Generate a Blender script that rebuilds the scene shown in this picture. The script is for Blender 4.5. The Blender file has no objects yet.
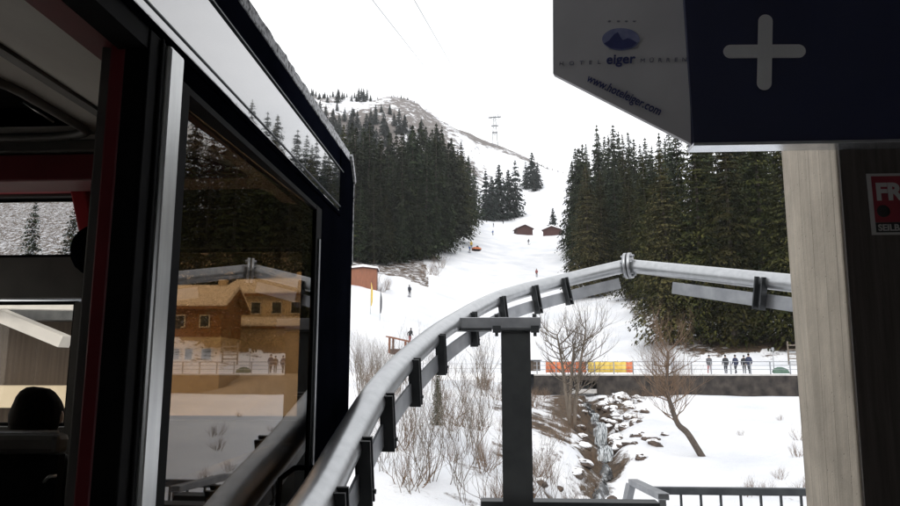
import bpy, bmesh, math, random
import numpy as np
from mathutils import Vector, Matrix, noise as mnoise

sc = bpy.context.scene
COL = sc.collection
PI = math.pi
R = math.radians
rng = random.Random(7)

# ------------------------------------------------------------------ camera
F = 700.0                       # focal length for a 900 px wide picture
YAW, PITCH = R(3.3), R(9.2)     # looks slightly left of +Y and up
cam_d = bpy.data.cameras.new('camera')
cam = bpy.data.objects.new('camera', cam_d)
COL.objects.link(cam)
cam_d.sensor_width = 36.0
cam_d.lens = 36.0 * F / 900.0
cam_d.clip_start = 0.05
cam_d.clip_end = 9000
cam.rotation_euler = (PI / 2 + PITCH, 0, YAW)
cam.location = (0, 0, 0)
sc.camera = cam
CM = cam.rotation_euler.to_matrix()

def ray(px, py):
    return CM @ Vector(((px - 450) / F, (253 - py) / F, -1.0))
def ony(px, py, Y):
    d = ray(px, py); return d * (Y / d.y)
def onx(px, py, X):
    d = ray(px, py); return d * (X / d.x)
def onz(px, py, Z):
    d = ray(px, py); return d * (Z / d.z)

# ------------------------------------------------------------------ world, sun, exposure
SUN_EL, SUN_ROT = R(38), R(200)
w = bpy.data.worlds.new('World'); sc.world = w; w.use_nodes = True
nt = w.node_tree; nt.nodes.clear()
out = nt.nodes.new('ShaderNodeOutputWorld'); bg = nt.nodes.new('ShaderNodeBackground')
sky = nt.nodes.new('ShaderNodeTexSky'); sky.sky_type = 'NISHITA'; sky.sun_disc = False
sky.sun_elevation = SUN_EL; sky.sun_rotation = SUN_ROT; sky.dust_density = 3.0
hs = nt.nodes.new('ShaderNodeHueSaturation'); hs.inputs['Saturation'].default_value = 0.10
tc = nt.nodes.new('ShaderNodeTexCoord')
mp = nt.nodes.new('ShaderNodeMapping'); mp.inputs['Scale'].default_value = (2.2, 2.2, 5)
nz = nt.nodes.new('ShaderNodeTexNoise'); nz.inputs['Scale'].default_value = 1.6; nz.inputs['Detail'].default_value = 6
rp = nt.nodes.new('ShaderNodeValToRGB')
rp.color_ramp.elements[0].position = .3; rp.color_ramp.elements[0].color = (7.6, 7.75, 8.0, 1)
rp.color_ramp.elements[1].position = .75; rp.color_ramp.elements[1].color = (10.5, 10.5, 10.6, 1)
mx = nt.nodes.new('ShaderNodeMixRGB'); mx.inputs['Fac'].default_value = 0.72     # the cloud deck over the blue sky
L = nt.links.new
L(sky.outputs[0], hs.inputs['Color']); L(tc.outputs['Generated'], mp.inputs[0]); L(mp.outputs[0], nz.inputs['Vector'])
L(nz.outputs['Fac'], rp.inputs[0]); L(hs.outputs[0], mx.inputs[1]); L(rp.outputs[0], mx.inputs[2])
L(mx.outputs[0], bg.inputs['Color']); bg.inputs['Strength'].default_value = 0.12
L(bg.outputs[0], out.inputs['Surface'])

sun_d = bpy.data.lights.new('sun', 'SUN'); sun_d.energy = 0.6; sun_d.angle = R(25); sun_d.color = (1, .97, .93)
sun = bpy.data.objects.new('sun', sun_d); COL.objects.link(sun)
# direction towards the sun: same azimuth as the sky (rotation measured from +Y, clockwise)
sd = Vector((math.sin(SUN_ROT) * math.cos(SUN_EL), math.cos(SUN_ROT) * math.cos(SUN_EL), math.sin(SUN_EL)))
sun.rotation_euler = sd.to_track_quat('Z', 'Y').to_euler(); sun.location = (0, -20, 40)

vs = sc.view_settings
vs.view_transform = 'Standard'; vs.look = 'None'; vs.gamma = 1.0; vs.use_curve_mapping = False
vs.exposure = 0.80

# ------------------------------------------------------------------ materials
def mat(name, c1, c2=None, rough=.6, metal=0.0, scale=6.0, stretch=(1, 1, 1), bump=0.0, lo=.35, hi=.65, spec=.5, detail=5, rand=0.0, coat=0.0, coat_ior=1.5):
    m = bpy.data.materials.new(name); m.use_nodes = True
    t = m.node_tree; b = t.nodes['Principled BSDF']
    b.inputs['Roughness'].default_value = rough; b.inputs['Metallic'].default_value = metal
    b.inputs['Specular IOR Level'].default_value = spec
    b.inputs['Coat Weight'].default_value = coat; b.inputs['Coat Roughness'].default_value = .012; b.inputs['Coat IOR'].default_value = coat_ior
    c2 = c2 or tuple(min(1, v * 1.25) for v in c1)
    co = t.nodes.new('ShaderNodeTexCoord'); ma = t.nodes.new('ShaderNodeMapping'); ma.inputs['Scale'].default_value = stretch
    n = t.nodes.new('ShaderNodeTexNoise'); n.inputs['Scale'].default_value = scale; n.inputs['Detail'].default_value = detail
    r = t.nodes.new('ShaderNodeValToRGB')
    r.color_ramp.elements[0].position = lo; r.color_ramp.elements[0].color = (*c1, 1)
    r.color_ramp.elements[1].position = hi; r.color_ramp.elements[1].color = (*c2, 1)
    k = t.links.new
    k(co.outputs['Object'], ma.inputs[0]); k(ma.outputs[0], n.inputs['Vector']); k(n.outputs['Fac'], r.inputs[0])
    last = r.outputs[0]
    if rand:
        oi = t.nodes.new('ShaderNodeObjectInfo'); h = t.nodes.new('ShaderNodeHueSaturation')
        mr = t.nodes.new('ShaderNodeMapRange'); mr.inputs['To Min'].default_value = 1 - rand; mr.inputs['To Max'].default_value = 1 + rand
        k(oi.outputs['Random'], mr.inputs['Value']); k(mr.outputs[0], h.inputs['Value']); k(last, h.inputs['Color']); last = h.outputs[0]
        mr2 = t.nodes.new('ShaderNodeMapRange'); mr2.inputs['To Min'].default_value = .47; mr2.inputs['To Max'].default_value = .52
        k(oi.outputs['Random'], mr2.inputs['Value']); k(mr2.outputs[0], h.inputs['Hue'])
    k(last, b.inputs['Base Color'])
    if bump:
        bp = t.nodes.new('ShaderNodeBump'); bp.inputs['Strength'].default_value = bump; bp.inputs['Distance'].default_value = .02
        k(n.outputs['Fac'], bp.inputs['Height']); k(bp.outputs[0], b.inputs['Normal'])
    return m

def glass(name, tint, ior=1.5, drops=0.0, rough=0.0):
    m = bpy.data.materials.new(name); m.use_nodes = True
    t = m.node_tree; t.nodes.clear(); k = t.links.new
    o = t.nodes.new('ShaderNodeOutputMaterial'); mixs = t.nodes.new('ShaderNodeMixShader')
    tr = t.nodes.new('ShaderNodeBsdfTransparent'); tr.inputs[0].default_value = (*tint, 1)
    gl = t.nodes.new('ShaderNodeBsdfGlossy'); gl.inputs['Roughness'].default_value = rough
    lw = t.nodes.new('ShaderNodeLayerWeight'); lw.inputs['Blend'].default_value = .5
    pw = t.nodes.new('ShaderNodeMath'); pw.operation = 'POWER'; pw.inputs[1].default_value = 5
    f0 = ((ior - 1) / (ior + 1)) ** 2
    ma_ = t.nodes.new('ShaderNodeMath'); ma_.operation = 'MULTIPLY_ADD'; ma_.inputs[1].default_value = 1 - f0; ma_.inputs[2].default_value = f0
    k(lw.outputs['Facing'], pw.inputs[0]); k(pw.outputs[0], ma_.inputs[0])
    k(ma_.outputs[0], mixs.inputs[0]); k(tr.outputs[0], mixs.inputs[1]); k(gl.outputs[0], mixs.inputs[2])
    last = mixs.outputs[0]
    if drops:
        co = t.nodes.new('ShaderNodeTexCoord'); v = t.nodes.new('ShaderNodeTexVoronoi'); v.inputs['Scale'].default_value = 70
        cr = t.nodes.new('ShaderNodeValToRGB'); cr.color_ramp.elements[0].position = .22; cr.color_ramp.elements[0].color = (1, 1, 1, 1)
        cr.color_ramp.elements[1].position = .34; cr.color_ramp.elements[1].color = (0, 0, 0, 1)
        n = t.nodes.new('ShaderNodeTexNoise'); n.inputs['Scale'].default_value = 30
        mu = t.nodes.new('ShaderNodeMath'); mu.operation = 'MULTIPLY'; mu2 = t.nodes.new('ShaderNodeMath'); mu2.operation = 'MULTIPLY'; mu2.inputs[1].default_value = drops
        df = t.nodes.new('ShaderNodeBsdfTranslucent'); df.inputs[0].default_value = (.8, .82, .85, 1)
        ms = t.nodes.new('ShaderNodeMixShader')
        k(co.outputs['Object'], v.inputs['Vector']); k(co.outputs['Object'], n.inputs['Vector'])
        k(v.outputs['Distance'], cr.inputs[0]); k(cr.outputs[0], mu.inputs[0]); k(n.outputs['Fac'], mu.inputs[1]); k(mu.outputs[0], mu2.inputs[0])
        k(mu2.outputs[0], ms.inputs[0]); k(last, ms.inputs[1]); k(df.outputs[0], ms.inputs[2]); last = ms.outputs[0]
    k(last, o.inputs['Surface'])
    return m

M = dict(
    black=mat('black_paint', (.0015, .002, .0035), (.003, .0035, .006), rough=.8, scale=4, spec=0.0),
    rubber=mat('black_rubber', (.006, .006, .007), (.010, .010, .010), rough=.7, scale=10, spec=.06),
    navy_gloss=mat('navy_gloss_paint', (.010, .012, .020), (.016, .018, .028), rough=.04, scale=2, spec=.8, coat=1.0, coat_ior=2.3),
    navy=mat('navy_paint', (.003, .004, .008), (.006, .007, .013), rough=.7, scale=3, spec=0.0),
    alu=mat('brushed_aluminium', (.50, .51, .51), (.60, .61, .60), rough=.26, metal=.6, scale=5, stretch=(8, 8, .6)),
    darkred=mat('dark_red_paint', (.13, .010, .016), (.17, .014, .022), rough=.45, scale=5),
    red=mat('red_paint', (.34, .012, .018), (.42, .02, .028), rough=.4, scale=5),
    cream=mat('cream_ceiling_panel', (.42, .40, .37), (.48, .46, .42), rough=.55, scale=3),
    greytrim=mat('grey_trim', (.07, .065, .06), (.10, .094, .088), rough=.5, scale=6),
    cabinwall=mat('cabin_lining', (.05, .048, .045), (.07, .066, .06), rough=.6, scale=5),
    hatch=mat('hatch_lining', (.03, .03, .035), (.05, .05, .055), rough=.6, scale=5),
    galv=mat('galvanised_steel', (.35, .36, .37), (.46, .47, .48), rough=.33, metal=.85, scale=16, bump=.03, detail=12, lo=.22, hi=.78),
    galvflat=mat('dull_zinc', (.24, .25, .265), (.33, .34, .355), rough=.42, metal=.75, scale=7, detail=8),
    poststeel=mat('grey_green_steel', (.022, .025, .026), (.036, .039, .039), rough=.5, metal=.2, scale=6, bump=.06, detail=9),
    darksteel=mat('dark_steel', (.018, .021, .023), (.035, .038, .040), rough=.5, metal=.2, scale=7, bump=.04),
    greysteel=mat('grey_steel', (.075, .082, .09), (.11, .12, .128), rough=.5, metal=.3, scale=9),
    concrete=mat('board_formed_concrete', (.27, .235, .19), (.42, .38, .32), rough=.85, scale=3.2, stretch=(7, 7, .22), bump=.3, detail=9, lo=.25, hi=.72),
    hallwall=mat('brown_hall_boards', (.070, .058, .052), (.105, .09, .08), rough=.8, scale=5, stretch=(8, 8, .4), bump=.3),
    hallgrey=mat('hall_concrete', (.38, .37, .35), (.48, .46, .44), rough=.85, scale=3, bump=.2),
    signpanel=mat('grey_white_banner', (.52, .51, .52), (.60, .59, .60), rough=.6, scale=2.5),
    signnavy=mat('navy_sign_face', (.030, .036, .085), (.036, .043, .10), rough=.35, scale=2),
    signwhite=mat('white_sign_stroke', (.72, .72, .73), (.78, .78, .78), rough=.55, scale=6),
    ink=mat('blue_print', (.035, .045, .16), (.05, .06, .20), rough=.6, scale=6),
    inkpale=mat('pale_blue_print', (.18, .20, .36), (.24, .26, .42), rough=.6, scale=30),
    inkgrey=mat('grey_print', (.16, .16, .22), (.2, .2, .26), rough=.6, scale=6),
    shinyalu=mat('polished_trim', (.62, .65, .70), (.72, .75, .78), rough=.22, metal=.8, scale=14),
    posterwhite=mat('poster_paper', (.42, .41, .40), (.48, .47, .46), rough=.6, scale=6),
    posterred=mat('poster_red', (.22, .015, .028), (.27, .02, .035), rough=.55, scale=6),
    posterblack=mat('poster_black', (.012, .012, .013), (.02, .02, .02), rough=.55, scale=6),
    bark=mat('spruce_bark', (.055, .042, .034), (.10, .08, .065), rough=.9, scale=6, bump=.4, stretch=(3, 3, .6)),
    twig=mat('bare_bark', (.10, .08, .062), (.17, .14, .11), rough=.9, scale=4, stretch=(2, 2, .5)),
    twigbrown=mat('brown_twigs', (.12, .075, .045), (.19, .125, .08), rough=.9, scale=4),
    greenneedle=mat('dark_needles', (.014, .021, .011), (.040, .050, .024), rough=.75, scale=15, rand=.30, spec=.06, detail=3),
    oliveneedle=mat('olive_needles', (.012, .017, .005), (.056, .054, .016), rough=.75, scale=16, rand=.34, spec=.06, detail=3),
    paleneedle=mat('tan_olive_needles', (.028, .029, .012), (.085, .072, .030), rough=.75, scale=16, rand=.15, spec=.06, detail=3),
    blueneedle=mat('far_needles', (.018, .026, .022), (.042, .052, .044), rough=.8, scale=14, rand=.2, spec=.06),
    hutwood=mat('red_brown_boards', (.045, .018, .016), (.075, .03, .025), rough=.8, scale=2, stretch=(6, 6, .5)),
    shedwood=mat('orange_brown_boards', (.17, .065, .035), (.25, .10, .055), rough=.8, scale=2, stretch=(6, 6, .5)),
    chaletwood=mat('chalet_timber', (.19, .095, .04), (.30, .165, .075), rough=.8, scale=1.5, stretch=(.4, .4, 7)),
    plaster=mat('cream_plaster', (.52, .45, .33), (.60, .53, .40), rough=.85, scale=1.2),
    windowdark=mat('dark_window_glass', (.02, .022, .025), (.03, .032, .035), rough=.1, scale=2),
    snowcap=mat('roof_snow', (.80, .81, .83), (.87, .87, .88), rough=.75, scale=1.5, bump=.2),
    stonewall=mat('dark_stone_wall', (.012, .010, .009), (.055, .045, .038), rough=.9, scale=1.3, bump=.6, detail=9),
    rock=mat('wet_brown_rock', (.035, .026, .022), (.12, .085, .065), rough=.75, scale=1.4, bump=.7, detail=8),
    orange=mat('orange_fabric', (.52, .12, .05), (.66, .24, .10), rough=.7, scale=2.5),
    yellow=mat('yellow_fabric', (.60, .42, .07), (.72, .54, .14), rough=.7, scale=2.5),
    greentarp=mat('green_tarp', (.05, .10, .075), (.08, .14, .10), rough=.7, scale=3),
    shopbrown=mat('brown_cladding', (.050, .038, .029), (.075, .058, .044), rough=.85, scale=2, stretch=(10, 10, .3), bump=.3),
    palebeam=mat('pale_painted_beam', (.55, .55, .54), (.63, .63, .62), rough=.7, scale=3),
    hair=mat('dark_brown_hair', (.004, .003, .002), (.012, .008, .006), rough=.8, spec=.1, scale=60, stretch=(1, 1, .15)),
    skin=mat('skin', (.50, .33, .25), (.56, .38, .29), rough=.55, scale=8),
    jacketdark=mat('charcoal_jacket', (.018, .019, .022), (.03, .031, .035), rough=.8, scale=9),
    jacketnavy=mat('navy_jacket', (.015, .02, .05), (.025, .032, .07), rough=.75, scale=9),
    jacketgrey=mat('grey_jacket', (.07, .07, .075), (.10, .10, .105), rough=.8, scale=9),
    trousersred=mat('dull_red_trousers', (.20, .06, .06), (.26, .09, .085), rough=.8, scale=9),
    trousersdark=mat('dark_trousers', (.02, .022, .03), (.035, .037, .045), rough=.8, scale=9),
    jacketblue=mat('blue_jacket', (.03, .09, .28), (.05, .12, .34), rough=.75, scale=9),
    steelrope=mat('grey_rope', (.42, .43, .44), (.5, .51, .52), rough=.6, metal=.3, scale=9),
    pylon=mat('pylon_steel', (.14, .15, .16), (.2, .21, .22), rough=.6, metal=.2, scale=2),
    amber=glass('amber_tinted_glass', (.53, .425, .31), 2.0, rough=.012),
    clear=glass('smoked_glass', (.96, .92, .86), 1.45),
    wet=glass('wet_glass', (.85, .85, .85), 1.45, drops=.8),
)
# concrete cast against upright boards: every board has its own tone, dark joints, grain and pits
m = bpy.data.materials.new('board_marked_concrete'); m.use_nodes = True; t = m.node_tree; b = t.nodes['Principled BSDF']; k = t.links.new
b.inputs['Roughness'].default_value = .88; b.inputs['Specular IOR Level'].default_value = .25
co = t.nodes.new('ShaderNodeTexCoord'); sx = t.nodes.new('ShaderNodeSeparateXYZ'); k(co.outputs['Object'], sx.inputs[0])
sm = t.nodes.new('ShaderNodeMath'); sm.operation = 'ADD'; k(sx.outputs['X'], sm.inputs[0]); k(sx.outputs['Y'], sm.inputs[1])
dv = t.nodes.new('ShaderNodeMath'); dv.operation = 'DIVIDE'; dv.inputs[1].default_value = .118; k(sm.outputs[0], dv.inputs[0])
fl = t.nodes.new('ShaderNodeMath'); fl.operation = 'FLOOR'; k(dv.outputs[0], fl.inputs[0])
fr = t.nodes.new('ShaderNodeMath'); fr.operation = 'FRACT'; k(dv.outputs[0], fr.inputs[0])
wn = t.nodes.new('ShaderNodeTexWhiteNoise'); wn.noise_dimensions = '1D'; k(fl.outputs[0], wn.inputs['W'])
mp_ = t.nodes.new('ShaderNodeMapping'); mp_.inputs['Scale'].default_value = (26, 26, 1.1); k(co.outputs['Object'], mp_.inputs[0])
gn = t.nodes.new('ShaderNodeTexNoise'); gn.inputs['Scale'].default_value = 1.0; gn.inputs['Detail'].default_value = 10; gn.inputs['Distortion'].default_value = .6; k(mp_.outputs[0], gn.inputs['Vector'])
bn = t.nodes.new('ShaderNodeTexNoise'); bn.inputs['Scale'].default_value = 3.2; bn.inputs['Detail'].default_value = 9; bn.inputs['Roughness'].default_value = .7; k(co.outputs['Object'], bn.inputs['Vector'])
vo = t.nodes.new('ShaderNodeTexVoronoi'); vo.inputs['Scale'].default_value = 24; k(co.outputs['Object'], vo.inputs['Vector'])
pit = t.nodes.new('ShaderNodeMapRange'); pit.inputs['From Min'].default_value = .05; pit.inputs['From Max'].default_value = .13; k(vo.outputs['Distance'], pit.inputs['Value'])
def mad(src, mul, addv):
    q = t.nodes.new('ShaderNodeMath'); q.operation = 'MULTIPLY_ADD'; q.inputs[1].default_value = mul; q.inputs[2].default_value = addv; k(src, q.inputs[0]); return q.outputs[0]
def mul2(a_, b__):
    q = t.nodes.new('ShaderNodeMath'); q.operation = 'MULTIPLY'; k(a_, q.inputs[0]); k(b__, q.inputs[1]); return q.outputs[0]
jn = t.nodes.new('ShaderNodeMapRange'); jn.inputs['From Min'].default_value = .015; jn.inputs['From Max'].default_value = .06; jn.inputs['To Min'].default_value = .78; k(fr.outputs[0], jn.inputs['Value'])
val = mul2(mul2(mad(wn.outputs['Value'], .10, .95), mad(gn.outputs['Fac'], .55, .70)), mul2(mad(bn.outputs['Fac'], 1.0, .48), jn.outputs[0]))
val = mul2(val, mad(pit.outputs[0], .3, .7))
mc = t.nodes.new('ShaderNodeMixRGB'); mc.blend_type = 'MULTIPLY'; mc.inputs[0].default_value = 1; mc.inputs[1].default_value = (.54, .475, .385, 1); k(val, mc.inputs[2]); k(mc.outputs[0], b.inputs['Base Color'])
bp = t.nodes.new('ShaderNodeBump'); bp.inputs['Strength'].default_value = .5; bp.inputs['Distance'].default_value = .012; k(val, bp.inputs['Height']); k(bp.outputs[0], b.inputs['Normal'])
M['concrete'] = m
# speckled dirty snow / grit along the cabin roof edge
m = mat('gritty_frost_edge', (.07, .07, .075), (.62, .63, .65), rough=.8, scale=55, bump=.4, lo=.34, hi=.54, detail=7); M['grit'] = m

# ground: snow broken by soil and rock where the attribute says so
gm = bpy.data.materials.new('snow_and_soil'); gm.use_nodes = True
t = gm.node_tree; b = t.nodes['Principled BSDF']; b.inputs['Roughness'].default_value = .75; b.inputs['Specular IOR Level'].default_value = .25
k = t.links.new
at = t.nodes.new('ShaderNodeAttribute'); at.attribute_name = 'soil'
at2 = t.nodes.new('ShaderNodeAttribute'); at2.attribute_name = 'patch'
geo = t.nodes.new('ShaderNodeNewGeometry')
n1 = t.nodes.new('ShaderNodeTexNoise'); n1.inputs['Scale'].default_value = .75; n1.inputs['Detail'].default_value = 9; n1.inputs['Roughness'].default_value = .76
k(geo.outputs['Position'], n1.inputs['Vector'])
n1b = t.nodes.new('ShaderNodeTexNoise'); n1b.inputs['Scale'].default_value = .24; n1b.inputs['Detail'].default_value = 8; n1b.inputs['Roughness'].default_value = .74; k(geo.outputs['Position'], n1b.inputs['Vector'])
mxn = t.nodes.new('ShaderNodeMix'); k(at2.outputs['Fac'], mxn.inputs[0]); k(n1.outputs['Fac'], mxn.inputs[2]); k(n1b.outputs['Fac'], mxn.inputs[3])
add = t.nodes.new('ShaderNodeMath'); add.operation = 'ADD'; k(mxn.outputs[0], add.inputs[0]); k(at.outputs['Fac'], add.inputs[1])
cr = t.nodes.new('ShaderNodeValToRGB'); cr.color_ramp.elements[0].position = .86; cr.color_ramp.elements[1].position = .97
cr.color_ramp.elements[0].color = (0, 0, 0, 1); cr.color_ramp.elements[1].color = (1, 1, 1, 1); k(add.outputs[0], cr.inputs[0])
n2 = t.nodes.new('ShaderNodeTexNoise'); n2.inputs['Scale'].default_value = 2.2; n2.inputs['Detail'].default_value = 8; k(geo.outputs['Position'], n2.inputs['Vector'])
soil = t.nodes.new('ShaderNodeValToRGB'); soil.color_ramp.elements[0].position = .3; soil.color_ramp.elements[0].color = (.03, .022, .017, 1)
soil.color_ramp.elements[1].position = .7; soil.color_ramp.elements[1].color = (.13, .088, .055, 1); k(n2.outputs['Fac'], soil.inputs[0])
n3 = t.nodes.new('ShaderNodeTexNoise'); n3.inputs['Scale'].default_value = .18; n3.inputs['Detail'].default_value = 7; k(geo.outputs['Position'], n3.inputs['Vector'])
snow = t.nodes.new('ShaderNodeValToRGB'); snow.color_ramp.elements[0].position = .3; snow.color_ramp.elements[0].color = (.66, .68, .72, 1)
snow.color_ramp.elements[1].position = .7; snow.color_ramp.elements[1].color = (.86, .86, .87, 1); k(n3.outputs['Fac'], snow.inputs[0])
rockc = t.nodes.new('ShaderNodeValToRGB'); rockc.color_ramp.elements[0].position = .3; rockc.color_ramp.elements[0].color = (.07, .062, .058, 1)
rockc.color_ramp.elements[1].position = .72; rockc.color_ramp.elements[1].color = (.22, .195, .18, 1); k(n2.outputs['Fac'], rockc.inputs[0])
mxr = t.nodes.new('ShaderNodeMixRGB'); k(at2.outputs['Fac'], mxr.inputs[0]); k(soil.outputs[0], mxr.inputs[1]); k(rockc.outputs[0], mxr.inputs[2])
mxs = t.nodes.new('ShaderNodeMixRGB'); k(cr.outputs[0], mxs.inputs[0]); k(snow.outputs[0], mxs.inputs[1]); k(mxr.outputs[0], mxs.inputs[2])
k(mxs.outputs[0], b.inputs['Base Color'])
bp = t.nodes.new('ShaderNodeBump'); bp.inputs['Strength'].default_value = .8; bp.inputs['Distance'].default_value = .35
k(n1.outputs['Fac'], bp.inputs['Height']); k(bp.outputs[0], b.inputs['Normal'])
M['ground'] = gm
# running water: dark pools and white foam
m = mat('foaming_stream', (.020, .022, .024), (.55, .58, .60), rough=.18, scale=1.6, stretch=(2.5, .8, .8), bump=.4, lo=.52, hi=.70, detail=7); M['water'] = m

# ------------------------------------------------------------------ mesh helpers
class MB:
    def __init__(s): s.v = []; s.f = []; s.mi = []; s.sm = []
    def add(s, vs_, fs, mi=0, smooth=False):
        o = len(s.v); s.v += [tuple(v) for v in vs_]
        for f in fs: s.f.append([i + o for i in f]); s.mi.append(mi); s.sm.append(smooth)
        return s
    def box(s, x0, x1, y0, y1, z0, z1, mi=0):
        vs_ = [(x, y, z) for x in (x0, x1) for y in (y0, y1) for z in (z0, z1)]
        return s.add(vs_, [(0, 1, 3, 2), (4, 6, 7, 5), (0, 4, 5, 1), (2, 3, 7, 6), (0, 2, 6, 4), (1, 5, 7, 3)], mi)
    def beam(s, p0, p1, wd, ht, up=(0, 0, 1), mi=0):
        p0, p1 = Vector(p0), Vector(p1); d = (p1 - p0).normalized(); up = Vector(up)
        sx = d.cross(up)
        if sx.length < 1e-4: sx = d.cross(Vector((1, 0, 0)))
        sx.normalize(); uz = sx.cross(d).normalized()
        vs_ = [p + sx * (a * wd / 2) + uz * (c * ht / 2) for p in (p0, p1) for a, c in ((-1, -1), (1, -1), (1, 1), (-1, 1))]
        return s.add(vs_, [(0, 3, 2, 1), (4, 5, 6, 7), (0, 1, 5, 4), (1, 2, 6, 5), (2, 3, 7, 6), (3, 0, 4, 7)], mi)
    def tube(s, pts, rad, seg=8, cap=True, mi=0, smooth=True):
        pts = [Vector(p) for p in pts]; n = len(pts)
        if not hasattr(rad, '__len__'): rad = [rad] * n
        o = len(s.v); prev = None
        for i, p in enumerate(pts):
            d = (pts[min(i + 1, n - 1)] - pts[max(i - 1, 0)]).normalized()
            if prev is None:
                a = d.cross(Vector((0, 0, 1)))
                if a.length < .05: a = d.cross(Vector((1, 0, 0)))
            else: a = prev - d * prev.dot(d)
            a.normalize(); c = d.cross(a); prev = a
            for j in range(seg):
                q = 2 * PI * j / seg
                s.v.append(tuple(p + (a * math.cos(q) + c * math.sin(q)) * rad[i]))
        for i in range(n - 1):
            for j in range(seg):
                j2 = (j + 1) % seg
                s.f.append([o + i * seg + j, o + i * seg + j2, o + (i + 1) * seg + j2, o + (i + 1) * seg + j]); s.mi.append(mi); s.sm.append(smooth)
        if cap:
            s.f.append([o + j for j in range(seg)][::-1]); s.mi.append(mi); s.sm.append(False)
            s.f.append([o + (n - 1) * seg + j for j in range(seg)]); s.mi.append(mi); s.sm.append(False)
        return s
    def prism(s, poly, ext, mi=0):
        poly = [Vector(p) for p in poly]; ext = Vector(ext); n = len(poly)
        vs_ = poly + [p + ext for p in poly]
        fs = [list(range(n))[::-1], list(range(n, 2 * n))] + [(i, (i + 1) % n, n + (i + 1) % n, n + i) for i in range(n)]
        return s.add(vs_, fs, mi)
    def ball(s, c, r, seg=12, rings=8, jit=0.0, mi=0, seed=0, smooth=True):
        c = Vector(c); r = Vector(r) if hasattr(r, '__len__') else Vector((r, r, r)); o = len(s.v)
        for i in range(rings + 1):
            a = PI * i / rings
            for j in range(seg):
                q = 2 * PI * j / seg
                d = Vector((math.sin(a) * math.cos(q), math.sin(a) * math.sin(q), math.cos(a)))
                kk = 1 + jit * mnoise.noise(d * 1.7 + Vector((seed * 3.1, seed * 1.7, 0)))
                s.v.append(tuple(c + Vector((d.x * r.x, d.y * r.y, d.z * r.z)) * kk))
        for i in range(rings):
            for j in range(seg):
                j2 = (j + 1) % seg
                s.f.append([o + i * seg + j, o + (i + 1) * seg + j, o + (i + 1) * seg + j2, o + i * seg + j2]); s.mi.append(mi); s.sm.append(smooth)
        return s
    def mesh(s, name, mats):
        me = bpy.data.meshes.new(name); me.from_pydata(s.v, [], s.f); 
        for m_ in (mats if isinstance(mats, (list, tuple)) else [mats]): me.materials.append(m_)
        me.polygons.foreach_set('material_index', s.mi); me.polygons.foreach_set('use_smooth', s.sm)
        me.update(); return me
    def build(s, name, mats, parent=None, loc=None, bevel=0.0, fix=True):
        """loc: the origin of the object (verts are given in the parent's space)"""
        if loc is not None:
            lv = Vector(loc); s.v = [tuple(Vector(v) - lv) for v in s.v]
        me = s.mesh(name, mats)
        if fix:
            bmm = bmesh.new(); bmm.from_mesh(me); bmesh.ops.recalc_face_normals(bmm, faces=bmm.faces); bmm.to_mesh(me); bmm.free()
        o = bpy.data.objects.new(name, me); COL.objects.link(o)
        if parent: o.parent = parent
        if loc is not None: o.location = loc
        if bevel:
            bv = o.modifiers.new('bevel', 'BEVEL'); bv.width = bevel; bv.segments = 2; bv.limit_method = 'ANGLE'
        return o

def tag(o, label=None, cat=None, group=None, kind=None):
    if label: o['label'] = label
    if cat: o['category'] = cat
    if group: o['group'] = group
    if kind: o['kind'] = kind
    return o
def thing(name, label, cat, loc=(0, 0, 0), rz=0.0, group=None):
    o = bpy.data.objects.new(name, None); o.empty_display_size = .2; COL.objects.link(o)
    o.location = loc; o.rotation_euler = (0, 0, rz)
    return tag(o, label, cat, group)
def copy_tree(o, parent=None):
    c = o.copy(); COL.objects.link(c)
    if parent: c.parent = parent
    for ch in [x for x in list(o.children)]: copy_tree(ch, c)
    return c
def catmull(pts, n=8):
    pts = [Vector(p) for p in pts]; out_ = []
    P = [pts[0] * 2 - pts[1]] + pts + [pts[-1] * 2 - pts[-2]]
    for i in range(1, len(P) - 2):
        for j in range(n):
            t_ = j / n; a, b_, c, d = P[i - 1], P[i], P[i + 1], P[i + 2]
            out_.append(.5 * ((2 * b_) + (c - a) * t_ + (2 * a - 5 * b_ + 4 * c - d) * t_ ** 2 + (3 * b_ - a - 3 * c + d) * t_ ** 3))
    out_.append(pts[-1]); return out_
def text_obj(name, body, size, origin, xdir, updir, material, parent=None, bold=0.0, spacing=1.0, shear=0.0, align='CENTER', xscale=1.0, depth=.0015):
    cu = bpy.data.curves.new(name, 'FONT'); cu.body = body; cu.size = size; cu.align_x = align; cu.offset = bold
    cu.space_character = spacing; cu.shear = shear; cu.extrude = depth; cu.resolution_u = 4
    tmp = bpy.data.objects.new('tmp_text', cu); COL.objects.link(tmp)
    dg = bpy.context.evaluated_depsgraph_get(); me = bpy.data.meshes.new_from_object(tmp.evaluated_get(dg))
    bpy.data.objects.remove(tmp); bpy.data.curves.remove(cu)
    x = Vector(xdir).normalized(); u = Vector(updir); u = (u - x * u.dot(x)).normalized(); nrm = x.cross(u)
    mt = Matrix(((x.x * xscale, u.x, nrm.x, origin[0]), (x.y * xscale, u.y, nrm.y, origin[1]), (x.z * xscale, u.z, nrm.z, origin[2]), (0, 0, 0, 1)))
    me.transform(mt); me.materials.clear(); me.materials.append(material); me.name = name
    o = bpy.data.objects.new(name, me); COL.objects.link(o)
    if parent: o.parent = parent
    return o

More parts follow.
